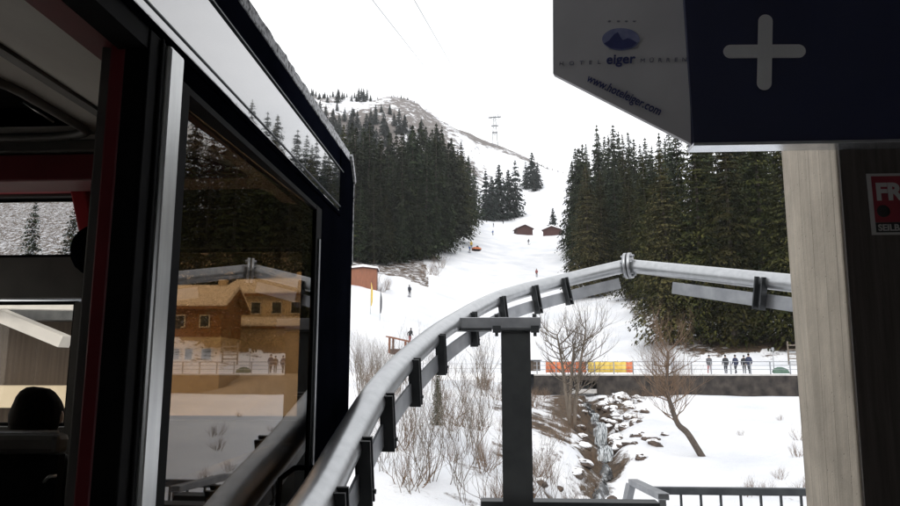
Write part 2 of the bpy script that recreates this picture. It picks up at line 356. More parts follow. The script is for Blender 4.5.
# ------------------------------------------------------------------ terrain
# heights are known along sight lines: (distance, column) -> row where the ground lies
COLS = [-500, 60, 200, 350, 430, 500, 560, 620, 700, 800, 1150]
ROWS = {
    7:   [980, 980, 960, 940, 930, 930, 950, 960, 960, 950, 950],
    14:  [640, 640, 620, 600, 590, 600, 635, 640, 640, 635, 640],
    22:  [540, 530, 510, 485, 490, 505, 530, 540, 545, 545, 545],
    32:  [480, 470, 455, 432, 440, 455, 480, 497, 500, 498, 495],
    45:  [440, 432, 420, 400, 402, 412, 432, 440, 440, 436, 430],
    62:  [400, 395, 385, 372, 378, 388, 394, 398, 395, 394, 392],
    70:  [385, 378, 368, 354, 369, 374, 374, 375, 375, 374, 372],
    85:  [350, 340, 335, 322, 347, 357, 359, 357, 350, 338, 320],
    110: [320, 310, 300, 285, 313, 330, 331, 318, 300, 275, 250],
    170: [260, 245, 240, 252, 260, 272, 274, 261, 228, 195, 170],
    260: [220, 205, 195, 205, 213, 231, 232, 205, 172, 158, 140],
    400: [160, 150, 142, 152, 168, 195, 189, 176, 165, 160, 150],
    480: [110, 100, 98, 98, 112, 147, 172, 185, 190, 190, 190],
    620: [230, 200, 180, 180, 190, 200, 215, 220, 220, 220, 220],
    1100: [330] * 11, 3000: [362] * 11}
cp = []; cv = []
for Yr, rows in ROWS.items():
    for px, py in zip(COLS, rows):
        p = ony(px, py, Yr); cp.append((p.x / p.y * 3.2, math.log(p.y))); cv.append(p.z / p.y)
# crest detail
for px, py in ((315, 97), (380, 99), (410, 100), (425, 112), (450, 127), (470, 137), (530, 160), (545, 168)):
    p = ony(px, py, 480); cp.append((p.x / p.y * 3.2, math.log(p.y))); cv.append(p.z / p.y)
cp = np.array(cp); cv = np.array(cv)
def phi(r2):
    return np.where(r2 > 1e-12, .5 * r2 * np.log(np.maximum(r2, 1e-12)), 0)
N = len(cp)
K = phi(((cp[:, None] - cp[None]) ** 2).sum(-1)) + np.eye(N) * 2e-3
Pm = np.c_[np.ones(N), cp]
A = np.block([[K, Pm], [Pm.T, np.zeros((3, 3))]])
sol = np.linalg.solve(A, np.r_[cv, np.zeros(3)])
def tps(u, v):
    q = np.stack([np.ravel(u) * 3.2, np.ravel(v)], -1); out_ = np.zeros(len(q))
    for i in range(0, len(q), 20000):
        c = q[i:i + 20000]
        out_[i:i + 20000] = phi(((c[:, None] - cp[None]) ** 2).sum(-1)) @ sol[:N] + np.c_[np.ones(len(c)), c] @ sol[N:]
    return out_.reshape(np.shape(u))
def vnoise(x, y, s, seed=0.0):
    """smooth value noise from sums of sines, vectorised"""
    x = x / s; y = y / s
    return (np.sin(x * 1.3 + 2.1 * np.sin(y * .7 + seed) + seed) + np.sin(y * 1.7 + 1.7 * np.sin(x * .9 + seed * 2.3)) + np.sin((x + y) * 2.3 + seed * 1.1 + np.sin(x * 2.1 - y * 1.3))) / 3
GULLY = [ony(*q) for q in ((583, 388, 64.5), (592, 398, 60), (598, 414, 54), (601, 440, 48), (606, 462, 41), (598, 480, 36), (572, 502, 30), (560, 540, 22))]
gx = np.array([p.x for p in GULLY][::-1]); gy = np.array([p.y for p in GULLY][::-1])
ROAD_Y0, ROAD_Y1, ROAD_Z = 66.0, 71.5, ony(650, 374, 67).z
def height(x, y):
    x = np.asarray(x, float); y = np.asarray(y, float)
    r = np.hypot(x, y); th = np.arctan2(x, y)
    tcl = np.clip(th, R(-52), R(46))
    Y = np.maximum(r * np.cos(tcl), 6.0)
    z = tps(np.tan(tcl), np.log(Y)) * Y
    back = np.clip((np.abs(th) - R(75)) / R(40), 0, 1)
    z = z * (1 - back) + (-7 + .05 * r) * back
    # roughness
    far = np.clip((r - 15) / 60, 0, 1)
    z = z + vnoise(x, y, 3.1, 1.3) * .26 + vnoise(x, y, 1.3, 4.2) * .08 + vnoise(x, y, 11, 2.2) * .35 * far + vnoise(x, y, 45, .4) * 1.0 * np.clip((r - 90) / 200, 0, 1)
    hill = np.clip((y - 340) / 80, 0, 1) * np.clip((40 - x) / 60, 0, 1)
    z = z + hill * (np.abs(vnoise(x, y, 14, 7.7)) * 3.0 + vnoise(x, y, 6, 3.1) * 1.0)
    # stream bed
    cx = np.interp(y, gy, gx); wd = 1.35 + .4 * np.sin(y * .4)
    g = np.exp(-((x - cx) / wd) ** 2) * ((y < 65.5) & (y > 12))
    z = z - g * 1.25
    g2 = np.exp(-((x - cx) / (wd * 2.6)) ** 2) * ((y < 65.5) & (y > 12))
    z = z + g2 * (vnoise(x, y, 2.4, 9.1) * .35)
    # road terrace
    band = (y > ROAD_Y0 - .6) & (y < ROAD_Y1 + .4) & (x > -60) & (x < 90)
    z = np.where(band, np.minimum(z, ROAD_Z - .25), z)
    front = (y > 40) & (y <= ROAD_Y0 + 2.6) & (x > -60) & (x < 90)
    lim = ROAD_Z - 1.9 + .12 * vnoise(x, y, 2.6, 8.8)
    z = np.where(front, np.minimum(z, np.where(x > 3.4, lim, np.where(y < ROAD_Y0 - .6, ROAD_Z - .5, 99))), z)
    # keep the ground well below the platforms
    near = np.clip((9.5 - r) / 2.5, 0, 1)
    z = z * (1 - near) + np.minimum(z, -4.2) * near
    return z
def H(x, y): return float(height(np.array([x]), np.array([y]))[0])
def ground_at(px, Y):
    d = ray(px, 366); x = d.x / d.y * Y
    return Vector((x, Y, H(x, Y)))

radii = np.exp(np.linspace(math.log(5.0), math.log(3000), 400))
ang = np.concatenate([np.linspace(R(-48), R(46), 470), np.linspace(R(46), R(312), 90)[1:-1]])
TH, RR = np.meshgrid(ang, radii)
GX, GY = RR * np.sin(TH), RR * np.cos(TH)
GZ = height(GX, GY)
nr, na = GX.shape
verts = np.stack([GX, GY, GZ], -1).reshape(-1, 3)
idx = np.arange(nr * na).reshape(nr, na); nxt = np.roll(idx, -1, axis=1)
faces = np.stack([idx[:-1], idx[1:], nxt[1:], nxt[:-1]], -1).reshape(-1, 4)
# close the middle under the station
verts = np.vstack([verts, [[0, 0, -4.5]]]); cidx = len(verts) - 1
flist = faces.tolist() + [[cidx, int(idx[0, j]), int(nxt[0, j])] for j in range(na)]
gme = bpy.data.meshes.new('snowy_ground'); gme.from_pydata(verts.tolist(), [], flist); gme.materials.append(M['ground'])
x, y, z = verts[:, 0], verts[:, 1], verts[:, 2]
cxg = np.interp(y, gy, gx); ing = (y < 66) & (y > 12)
so = np.full(len(x), .12)
so += .38 * np.exp(-((x - cxg + .2) / 1.35) ** 2) * ing + .08 * np.exp(-((x - cxg + 3.2) / 1.8) ** 2) * ing + .26 * np.exp(-((x - cxg - 2.0) / 2.2) ** 2) * np.clip((y - 48) / 6, 0, 1) * (y < 65) + .30 * np.exp(-((x - cxg + 1.9) / 1.2) ** 2) * np.clip((y - 44) / 6, 0, 1) * (y < 64)
so += .11 * ((x < cxg - 2) & (y < 64) & (y > 10) & (x > -25))
so += .19 * np.clip(vnoise(x, y, 4.0, 5.5), 0, 1) * ((y < 60) & (x > 0))
so += .22 * ((y > 72) & (y < 88) & (x > 24)) * np.clip((x - 24) / 6, 0, 1)
so += .34 * ((y > 135) & (y < 330) & (x < -.13 * y + 6) ) + .3 * ((y > 80) & (y < 230) & (x > np.maximum(.17 * y + 2, 22)))
hillm = np.clip((y - 300) / 60, 0, 1) * np.clip((45 - x) / 40, 0, 1) * (y < 700)
ridge = np.clip((y - 440) / 30, 0, 1) * (y < 700)
hv_ = 1 + .45 * vnoise(x, y, 26, 2.9) + .25 * vnoise(x, y, 9, 5.1)
so += .33 * hv_ * np.maximum(hillm * np.clip((30 - x) / 40, .3, 1), np.clip((y - 455) / 15, 0, 1) * (y < 700) * 1.05)
pa = np.clip(np.maximum(hillm, ridge), 0, 1)
for nm, arr in (('soil', so), ('patch', pa)):
    a_ = gme.attributes.new(nm, 'FLOAT', 'POINT'); a_.data.foreach_set('value', np.asarray(arr, dtype=np.float32))
gme.polygons.foreach_set('use_smooth', [True] * len(gme.polygons)); gme.update()
ground = bpy.data.objects.new('snowy_ground', gme); COL.objects.link(ground); tag(ground, kind='structure')

# road along the retaining wall
mb = MB(); xs = np.linspace(-40, 70, 90)
for i in range(len(xs) - 1):
    mb.add([(xs[i], ROAD_Y0 - .15, ROAD_Z), (xs[i + 1], ROAD_Y0 - .15, ROAD_Z), (xs[i + 1], ROAD_Y1 + .8, ROAD_Z + .06), (xs[i], ROAD_Y1 + .8, ROAD_Z + .06)], [(0, 1, 2, 3)])
for i in range(len(xs) - 1):      # the snowy shoulder where there is no wall
    if xs[i + 1] > ony(536, 374, 65.5).x: break
    j0, j1 = .25 * math.sin(xs[i] * 1.3) + .2 * math.sin(xs[i] * .47), .25 * math.sin(xs[i + 1] * 1.3) + .2 * math.sin(xs[i + 1] * .47)
    mb.add([(xs[i], ROAD_Y0 - .15, ROAD_Z), (xs[i + 1], ROAD_Y0 - .15, ROAD_Z), (xs[i + 1], ROAD_Y0 - 2.2 + j1, ROAD_Z - .55), (xs[i], ROAD_Y0 - 2.2 + j0, ROAD_Z - .55),
            (xs[i + 1], ROAD_Y0 - 5 + j1, ROAD_Z - 2.2), (xs[i], ROAD_Y0 - 5 + j0, ROAD_Z - 2.2)], [(0, 3, 2, 1), (3, 5, 4, 2)], 0, True)
tag(mb.build('snowy_road', M['snowcap']), kind='structure')

# stream
mb = MB(); pts = []
ys = np.linspace(64.3, 20, 120)
for yy in ys:
    xx = float(np.interp(yy, gy, gx)); pts.append((xx, yy, H(xx, yy) + .22))
zz = [p[2] for p in pts]
for i in range(1, len(zz)): zz[i] = min(zz[i], zz[i - 1])
# gather the fall into steps
for i in range(len(zz)):
    s_ = .9; zz[i] = zz[i]
o_ = []
for i, p in enumerate(pts):
    wdt = .34 + .12 * math.sin(i * .7)
    for j in range(5):
        a = (j - 2) / 2
        o_.append((p[0] + a * wdt, p[1], zz[i] + .05 * math.sin(i * 1.9 + j * 2.3) - .12 * a * a))
fs = [(i * 5 + j, i * 5 + j + 1, (i + 1) * 5 + j + 1, (i + 1) * 5 + j) for i in range(len(pts) - 1) for j in range(4)]
mb.add(o_, fs, smooth=True); tag(mb.build('stream', M['water']), kind='structure')
M['foam'] = mat('white_foam', (.05, .06, .065), (.58, .61, .63), rough=.35, scale=5, stretch=(4, 1, .5), bump=.5, lo=.42, hi=.64, detail=8)
for y0_, hh_, ww_ in ((49.6, 1.4, .36), (43.4, .8, .40), (58.0, .5, .28)):
    xx = float(np.interp(y0_, gy, gx)); zb_ = H(xx, y0_ - .6) + .15; mb = MB(); o_ = []
    for i in range(9):
        q = i / 8
        for j in range(7):
            a = (j - 3) / 3
            o_.append((xx + a * ww_ * (.75 + .4 * q) + .08 * math.sin(q * 5 + j), y0_ - .75 * q ** .6 - .1 * math.cos(a * 1.4) + .06 * math.sin(j * 2.1 + i), zb_ + hh_ * (1 - q ** 1.5)))
    mb.add(o_, [(i * 7 + j, i * 7 + j + 1, (i + 1) * 7 + j + 1, (i + 1) * 7 + j) for i in range(8) for j in range(6)], smooth=True)
    tag(mb.build('waterfall', M['foam']), kind='structure')
#PART2

# ------------------------------------------------------------------ retaining wall, railing, bridge opening
WX0, WX1 = ony(534, 374, 65.5).x, ony(905, 374, 65.5).x
wall = thing('retaining_wall', 'dark stone retaining wall carrying the road above the snowy bank', 'wall', (WX0, 65.5, ROAD_Z))
mb = MB(); n = 150
gap0, gap1 = ony(570, 380, 65.5).x, ony(597, 380, 65.5).x
top, bot = [], []
for i in range(n + 1):
    xx = WX0 + (WX1 - WX0) * i / n
    top.append((xx, .0)); bot.append((xx, min(H(xx, 64.9), ROAD_Z - 1.2) - .5 - ROAD_Z))
for i in range(n):
    x0, x1 = top[i][0] - WX0, top[i + 1][0] - WX0
    b0, b1 = bot[i][1], bot[i + 1][1]
    if gap0 - WX0 < x0 < gap1 - WX0: b0 = b1 = -.55        # the lintel over the culvert
    j0 = .06 * mnoise.noise(Vector((x0 * 1.1, 0, 3))); j1 = .06 * mnoise.noise(Vector((x1 * 1.1, 0, 3)))
    mb.add([(x0, j0, b0), (x1, j1, b1), (x1, j1, -.14), (x0, j0, -.14), (x0, .5, b0), (x1, .5, b1), (x1, .5, -.14), (x0, .5, -.14)],
           [(0, 1, 2, 3), (5, 4, 7, 6), (0, 4, 5, 1), (3, 2, 6, 7)])
mb.build('stonework', M['stonewall'], wall)
mb = MB(); mb.box(0, WX1 - WX0, -.08, .55, -.137, -.003); mb.build('coping', M['hallgrey'], wall)
mb = MB(); a0, a1 = gap0 - WX0, gap1 - WX0
mb.box(a0 - .4, a0 - .01, .06, 5, -3.4, -.57); mb.box(a1 + .01, a1 + .4, .06, 5, -3.4, -.57); mb.box(a0, a1, 4.8, 5.0, -3.4, -.57)
mb.box(a0 - .1, a1 + .1, .62, 4.7, -.72, -.6)
mb.build('culvert', M['stonewall'], wall)
# a second, lower beam spans the opening
mb = MB(); mb.box(a0, a1, .25, .5, -1.75, -1.35); mb.build('culvert_beam', M['hallgrey'], wall)

rl = thing('road_railing', 'thin grey steel railing along the top of the stone retaining wall', 'railing', (WX0, 65.75, ROAD_Z))
LEN = WX1 - WX0; px_ = 0.3
while px_ < LEN:
    mb = MB(); mb.box(px_ - .045, px_ + .045, -.045, .045, 0, 1.15); mb.build('post', M['galvflat'], rl); px_ += 1.75
for zz_ in (1.12, .78, .42):
    mb = MB(); mb.tube([(0, .075, zz_), (LEN, .075, zz_)], .026 if zz_ < 1 else .034, 6); mb.build('rail', M['galvflat'], rl)
fence2 = thing('snow_fence', 'low grey wire fence along the road edge left of the dark steel post', 'fence', (ony(372, 366, 68).x, 68, 0))
fx0, fx1 = ony(372, 366, 68).x, ony(527, 366, 68).x
for i in range(13):
    xx = fx0 + (fx1 - fx0) * i / 12; zb = max(H(xx, 68), ROAD_Z if xx > -40 else -99)
    mb = MB(); mb.box(xx - fx0 - .03, xx - fx0 + .03, -.03, .03, zb - .3, zb + 1.0); mb.build('post', M['galvflat'], fence2)
for dz in (.5, .95):
    mb = MB(); mb.tube([(fx0 + (fx1 - fx0) * i / 12 - fx0, .05, max(H(fx0 + (fx1 - fx0) * i / 12, 68), ROAD_Z) + dz) for i in range(13)], .014, 5); mb.build('wire', M['galvflat'], fence2)

def banner(name, px0, px1, Y, mats, label, cat, ends=None):
    x0, x1 = ony(px0, 366, Y).x, ony(px1, 366, Y).x
    th = thing(name, label, cat, (x0, Y, ROAD_Z))
    n_ = 40; mbb = MB(); vs_ = []
    for i in range(n_ + 1):
        xx = (x1 - x0) * i / n_
        yy = .05 * math.sin(i * 1.3) + .03 * math.sin(i * .53)
        for kx in (0, 1): vs_.append((xx, yy, .12 + kx * (1.02 + .06 * math.sin(i * .8 + 1))))
    mi_ = [(1 if (ends and i > n_ * ends) else 0) for i in range(n_)]
    for i in range(n_):
        mbb.add([vs_[2 * i], vs_[2 * i + 2], vs_[2 * i + 3], vs_[2 * i + 1]], [(0, 1, 2, 3)], mi_[i], True)
    o = mbb.build('fabric', mats, th); sm_ = o.modifiers.new('thickness', 'SOLIDIFY'); sm_.thickness = .03
    for q in (0, .33, .66, 1):
        mbb = MB(); mbb.tube([((x1 - x0) * q, .09, 0), ((x1 - x0) * q, .09, 1.25)], .025, 6); mbb.build('pole', M['twig'], th)
banner('orange_barrier', 546, 586, 68.2, [M['orange'], M['yellow']], 'orange fabric barrier on the road left of the yellow one', 'barrier')
banner('yellow_barrier', 588, 633, 68.6, [M['yellow'], M['orange']], 'yellow fabric barrier with orange end on the road above the culvert', 'barrier', .84)

# ------------------------------------------------------------------ spruces
def spruce_mesh(seed, whorls, per, steps, width, needle, trunk_mat=M['bark'], droop=.32, bare=.06, ls=.36):
    r_ = random.Random(seed)
    tr = MB()
    bend = [Vector((r_.uniform(-.004, .004), r_.uniform(-.004, .004), 0)) for _ in range(9)]
    tr.tube([Vector((0, 0, -.03 + 1.02 * i / 8)) + bend[i] for i in range(9)], [.0125 * (1 - i / 8.4) for i in range(9)], 7)
    for i in range(14):     # dead limbs low on the trunk
        a = r_.uniform(0, 2 * PI); z0 = r_.uniform(.02, .22); l_ = width * r_.uniform(.15, .4)
        tr.tube([(0, 0, z0), (math.cos(a) * l_, math.sin(a) * l_, z0 - l_ * .2)], [.0025, .0008], 4)
    cw = MB()
    lop = [r_.uniform(.8, 1.15) for _ in range(8)]
    for wi in range(whorls):
        tt = bare + (1 - bare) * ((wi + r_.random() * .9) / whorls) ** .92
        prof = (1 - tt) ** .78 * min(1, .55 + tt * 3.2) + .012
        for bi in range(per if tt < .85 else max(3, per // 2)):
            a = r_.uniform(0, 2 * PI)
            if r_.random() < .10: continue
            ln = width * prof * r_.uniform(.62, 1.12) * lop[int(a / (2 * PI) * 8) % 8]
            if r_.random() < .05: ln *= 1.22
            lift = .25 * max(0, tt - .55); z0 = tt
            ca, sa = math.cos(a), math.sin(a)
            ns = max(2, int(steps * (ln / width) ** .7 + .5))
            for si in range(ns):
                q = (si + .35 + r_.random() * .5) / ns
                rr = ln * q; zz_ = z0 + ln * (lift * q - droop * q * q * (1.25 - tt) - .10 * q)
                side = r_.uniform(-1, 1) * ln * .22 * (1 - .4 * q)
                c = Vector((ca * rr - sa * side, sa * rr + ca * side, zz_))
                sz = (.30 + .22 * r_.random()) * width * ls * (.62 + .38 * (1 - tt)) 
                yaw = a + r_.uniform(-.9, .9); pit = -r_.uniform(.15, .75) - (.25 if q > .7 else 0)
                u = Vector((math.cos(yaw) * math.cos(pit), math.sin(yaw) * math.cos(pit), math.sin(pit)))
                v = u.cross(Vector((r_.uniform(-.5, .5), r_.uniform(-.5, .5), 1))).normalized()
                # a pointed spray: two narrow triangles
                w_ = sz * r_.uniform(.30, .48)
                cw.add([c - u * sz * .55 - v * w_ * .35, c - v * w_, c + u * sz * .75, c + v * w_ * .9, c - u * sz * .5 + v * w_ * .4], [(0, 1, 2, 3, 4)])
                if r_.random() < .8:      # a hanging twig below
                    c2 = c + u * sz * r_.uniform(-.2, .3); hl = sz * r_.uniform(.45, .95)
                    cw.add([c2 - v * w_ * .6, c2 + v * w_ * .6, c2 + Vector((u.x * .12 * sz, u.y * .12 * sz, -hl))], [(0, 1, 2)])
    cw.tube([(0, 0, .93), (0, 0, 1.0), (0, 0, 1.008)], [.003, .0015, .0004], 5)
    return tr.mesh('trunk', trunk_mat), cw.mesh('crown', needle)

SPR = {}
def reg(kind, specs): SPR[kind] = [spruce_mesh(*s_) for s_ in specs]
reg('dark', [(11, 50, 14, 8, .165, M['greenneedle']), (12, 48, 14, 8, .15, M['greenneedle']), (13, 50, 14, 8, .18, M['greenneedle']), (14, 46, 14, 8, .165, M['greenneedle'])])
reg('olive', [(21, 68, 24, 17, .165, M['oliveneedle'], M['bark'], .34, .05, .165), (22, 66, 24, 17, .180, M['oliveneedle'], M['bark'], .38, .05, .155), (23, 70, 24, 17, .15, M['oliveneedle'], M['bark'], .32, .04, .17)])
reg('far', [(31, 30, 15, 5, .20, M['blueneedle'], M['bark'], .32, .03, .55), (32, 28, 15, 5, .17, M['blueneedle'], M['bark'], .32, .03, .55), (33, 26, 15, 5, .24, M['blueneedle'], M['bark'], .32, .03, .55)])
reg('pale', [(61, 66, 24, 16, .175, M['paleneedle'], M['bark'], .34, .05, .18)])
reg('deep', [(62, 66, 22, 16, .17, M['greenneedle'], M['bark'], .34, .05, .19), (63, 66, 22, 16, .18, M['greenneedle'], M['bark'], .34, .05, .19)])
reg('fine', [(51, 60, 18, 11, .165, M['oliveneedle'], M['bark'], .34, .05, .24), (52, 58, 18, 11, .175, M['greenneedle'], M['bark'], .34, .05, .24)])
PROTO = {}
MAXH = 60
trng = random.Random(5)
def plant_spruce(px, Y, toppy, kind, label, group, name='spruce_tree', wide=1.0, hmax=None):
    p = ground_at(px, Y); topz = ony(px, toppy + (trng.uniform(-5, 7) if Y < 300 and group else 0), Y).z; h = max(2.0, topz - p.z)
    if hmax: h = min(h, hmax)
    i = trng.randrange(len(SPR[kind]))
    root = bpy.data.objects.new(name, None); COL.objects.link(root)
    tag(root, label, 'tree', group); root.location = (p.x, p.y, p.z - .2); root.rotation_euler = (trng.uniform(-.025, .025), trng.uniform(-.025, .025), trng.uniform(0, 6.28))
    wd_ = h * wide * trng.uniform(.88, 1.14)
    root.scale = (wd_, wd_, h)
    if (kind, i) not in PROTO:
        tme, cme = SPR[kind][i]
        a = bpy.data.objects.new('trunk', tme); c = bpy.data.objects.new('crown', cme)
        for q in (a, c): COL.objects.link(q); q.parent = root
        PROTO[kind, i] = root
    else:
        for ch in PROTO[kind, i].children:
            q = ch.copy(); COL.objects.link(q); q.parent = root
    return root
LG, LL = 'spruces in the stand left of the ski run', 'tall dark spruce in the dense stand left of the white ski run'
for a in ((335,150,120),(352,156,127),(365,160,123),(379,158,141),(391,168,149),(402,163,136),(413,172,130),(424,168,140),(435,180,127),(447,192,134),(455,206,140),(463,226,146),(470,250,153),(476,278,162),
          (345,188,124),(360,193,131),(372,200,135),(385,192,129),(396,205,134),(408,210,128),(420,215,126),(431,220,131),(442,230,129),(451,245,137),(460,265,144),(468,292,150),
          (400,160,192),(430,170,196),(383,156,186),(416,166,172),(356,150,178),(322,160,122),(372,151,168),(445,182,178),(340,180,150),
          (350,230,128),(362,235,132),(375,240,138),(388,245,133),(400,240,136),(412,250,134),(424,255,130),(434,260,135),(444,262,133),(453,290,143),(461,300,150),(392,178,160),(408,185,165),(420,178,165),(437,200,162),(448,212,168),(456,228,172)):
    plant_spruce(*a, ('dark' if trng.random() < (.7 if a[1] > 170 else .35) else 'fine'), *([('tall dark spruce at the back of the left stand, near the cabin corner', 'back spruces near the cabin corner'), ('tall dark spruce at the back of the left stand, middle part', 'back spruces in the middle of the left stand'), ('dark spruce at the uphill end of the left stand, beside the run', 'uphill spruces of the left stand')][0 if a[0] < 390 else 1 if a[0] < 440 else 2] if a[1] > 183 else [('tall spruce at the front of the left stand, just right of the cabin corner', 'front spruces near the cabin corner'), ('tall spruce at the front of the left stand, right half towards the run', 'front spruces towards the run')][0 if a[0] < 390 else 1]), wide=1.2)
LG2, LL2 = 'spruces in the forest right of the ski run', 'tall spruce in the dense forest right of the ski run'
for a in ((577,200,160),(582,190,151),(588,182,140),(594,176,150),(601,186,123),(612,190,135),(622,182,118),(633,172,129),(645,166,134),(656,160,130),(668,165,137),(682,150,128),(588,205,150),(628,200,130),(640,196,136),(605,205,138),(584,230,152),(592,225,146),(617,225,132),(650,210,138),(662,205,138),(676,190,135),(598,165,165),(590,170,172),(610,165,160)):
    plant_spruce(*a, 'dark' if trng.random() < .6 else 'fine', *[('tall dark spruce along the left edge of the right forest, beside the run', 'edge spruces of the right forest'), ('tall spruce deep in the right forest, above the rail flange', 'inner spruces of the right forest'), ('tall spruce deep in the right forest, under the banner tip', 'inner spruces under the banner')][0 if a[0] < 603 else 1 if a[0] < 645 else 2], wide=.98)
LG3, LL3 = 'olive spruces at the near edge of the right forest', 'broad olive green spruce behind the straight end of the rail'
for a in ((606,138,166),(634,122,163),(655,112,156),(704,86,108),(737,83,92),(768,85,80),(803,80,96),(838,86,86),(876,92,100)):
    plant_spruce(*a, 'olive', *[('olive green spruce at the forest edge just left of the foremost pale one', 'olive spruces left of the foremost'), (LL3 + ', near the pillar', LG3)][0 if a[0] < 670 else 1], wide=1.12)
LG4, LL4 = 'dark spruces behind the olive ones of the right forest', 'dark green spruce filling the gaps behind the olive spruces of the right forest'
for a in ((620,140,158),(646,136,166),(690,104,120),(720,100,98),(753,104,88),(786,100,84),(820,104,90),(858,104,90),(663,128,150),(712,126,112),(740,124,105),(770,122,98)):
    plant_spruce(*a, 'deep', LL4, LG4, wide=1.1)
plant_spruce(673, 88, 147, 'pale', 'pale tan-olive spruce with pointed top standing foremost behind the rail flange', None, wide=1.15)
plant_spruce(592, 134, 166, 'pale', 'pale olive spruce foremost at the left end of the right forest', None, wide=1.15)
plant_spruce(576, 150, 205, 'dark', 'small spruce at the left foot of the right forest, beside the ski run', None, wide=1.2)
UG, UL = 'spruces at the top of the ski run', 'lone dark spruce standing on snow near the top of the ski run'
for a in ((501,330,164),(512,336,169),(518,340,160),(529,405,161),(535,410,152),(541,405,162),(538,400,166),(488,318,171),(494,322,176)):
    plant_spruce(*a, 'far', *[('dark spruce in the small group left of the run top', 'small group left of the run top'), ('dark spruce in the clump highest on the run, under the ridge', 'highest clump on the run')][0 if a[0] < 525 else 1], wide=1.25)
plant_spruce(556.5, 262, 207, 'far', 'single small spruce directly behind the right-hand red-brown hut', None, name='spruce_tree', wide=1.3)
HG, HL = 'small trees on the rocky hilltop', 'small dark conifer on the rocky snowy hill above the left stand'
hr = random.Random(3)
for px in np.arange(300, 366, 2.5):
    plant_spruce(px + hr.uniform(-1, 1), hr.uniform(455, 490), hr.uniform(87, 95), 'far', HL, HG, wide=1.25, hmax=17)
for px, ty in ((390, 95), (394, 97), (398, 94), (401, 97), (405, 96), (388, 99), (373, 96), (412, 112)):
    plant_spruce(px, 474, ty, 'far', HL, HG, wide=1.35, hmax=11)
for px, Y, ty in ((338,430,107),(346,420,104),(352,425,110),(366,430,108),(371,425,104),(377,440,104),(386,440,104),(396,415,103),(333,410,113),(355,400,116),(326,415,108),(343,395,117),(362,398,119),(330,440,100),(318,420,104),(312,430,100),(322,390,118),(384,398,123),(352,385,123),(372,385,126),(420,420,118),(312,400,112),(330,395,112),(348,440,108),(361,410,112),(368,400,116),(380,410,112),(391,425,112),(402,420,114),(408,400,122),(336,385,122),(316,380,122),(346,380,122),(436,425,126),(428,400,128)):
    plant_spruce(px, Y, ty, 'far', HL, HG, wide=1.35, hmax=17)
RG, RL = 'small trees on the ridge right of the pylon', 'small dark tree on the foggy ridge between pylon and right forest'
for px in (548, 552, 557, 563, 546, 568):
    plant_spruce(px, 470, hr.uniform(168, 174), 'far', RL, RG, wide=1.4, hmax=9)

# ------------------------------------------------------------------ bare trees and shrubs
def grow(mb_, p, d, ln, rad, depth, r_, split=(2, 3), spread=.55, up=.12, seg=4, wob=.18, shrink=(.62, .82)):
    pts = [p]; q = p.copy(); dd = d.normalized(); nseg = 4
    for i in range(nseg):
        dd = (dd + Vector((r_.uniform(-wob, wob), r_.uniform(-wob, wob), r_.uniform(-wob * .5, wob) + up * .3))).normalized()
        q = q + dd * ln / nseg; pts.append(q.copy())
    r1 = rad * .62
    mb_.tube(pts, [rad + (r1 - rad) * i / nseg for i in range(nseg + 1)], seg if depth > 1 else 3, cap=False)
    if depth <= 0: return
    for i in range(r_.randint(*split) + (1 if depth > 2 else 0)):
        k_ = r_.choice((2, 3, 4, 4)); base = pts[k_]
        ax = Vector((r_.uniform(-1, 1), r_.uniform(-1, 1), r_.uniform(-.3, .6)))
        nd = (dd + ax * spread + Vector((0, 0, up))).normalized()
        grow(mb_, base, nd, ln * r_.uniform(*shrink), r1 * r_.uniform(.6, .85), depth - 1, r_, split, spread, up, seg, wob, shrink)

def bare_tree(name, label, base, spec, mat_t, mat_b, cat='tree', group=None):
    th = thing(name, label, cat, base, 0, group)
    tr, br = spec()
    tr.build('trunk', mat_t, th, fix=False); br.build('crown', mat_b, th, fix=False)
    return th
# leaning tree over the white bank
LT = ground_at(697, 41.5)
def leaning():
    r_ = random.Random(21); tr, br = MB(), MB(); Y = LT.y
    path = [ony(*q) - LT for q in ((699, 441, Y), (688, 434, Y - .2), (678, 424, Y - .3), (671, 405, Y - .2), (667, 388, Y), (668, 352, Y + .1))]
    path[0] = Vector((.1, 0, -.2))
    cp_ = catmull(path, 5); tr.tube(cp_, [.21 - .13 * i / (len(cp_) - 1) for i in range(len(cp_))], 8)
    for i in range(10, len(cp_)):
        for k_ in range(2 if i < 17 else 4):
            d = Vector((r_.uniform(-1.2, 1.2), r_.uniform(-1, 1), r_.uniform(.15, 1.0)))
            grow(br, cp_[i].copy(), d, r_.uniform(.75, 1.35), .032, 4, r_, (2, 3), .8, .10, 4, .22)
    return tr, br
bare_tree('bare_tree', 'bare tree with leaning curved trunk and brown broom of twigs on white bank', LT, leaning, M['bark'], M['twigbrown'])
GT = ground_at(571, 50)
def multi():
    r_ = random.Random(8); tr, br = MB(), MB(); Y = GT.y
    for top_, mid in (((557, 335), (566, 385)), ((586, 330), (577, 385)), ((574, 345), (570, 390))):
        path = [Vector((r_.uniform(-.25, .25), 0, -.3)), ony(mid[0], mid[1] + 8, Y) - GT, ony((mid[0] + top_[0]) / 2, (mid[1] + top_[1]) / 2, Y + r_.uniform(-.6, .6)) - GT, ony(top_[0], top_[1], Y + r_.uniform(-1, 1)) - GT]
        cp_ = catmull(path, 5); tr.tube(cp_, [.17 - .12 * i / (len(cp_) - 1) for i in range(len(cp_))], 7)
        for i in range(5, len(cp_)):
            for k_ in range(2):
                d = Vector((r_.uniform(-1.3, 1.3), r_.uniform(-1, 1), r_.uniform(.1, 1)))
                grow(br, cp_[i].copy(), d, r_.uniform(1.0, 1.7), .04, 3, r_, (2, 3), .75, .12, 4, .22)
    return tr, br
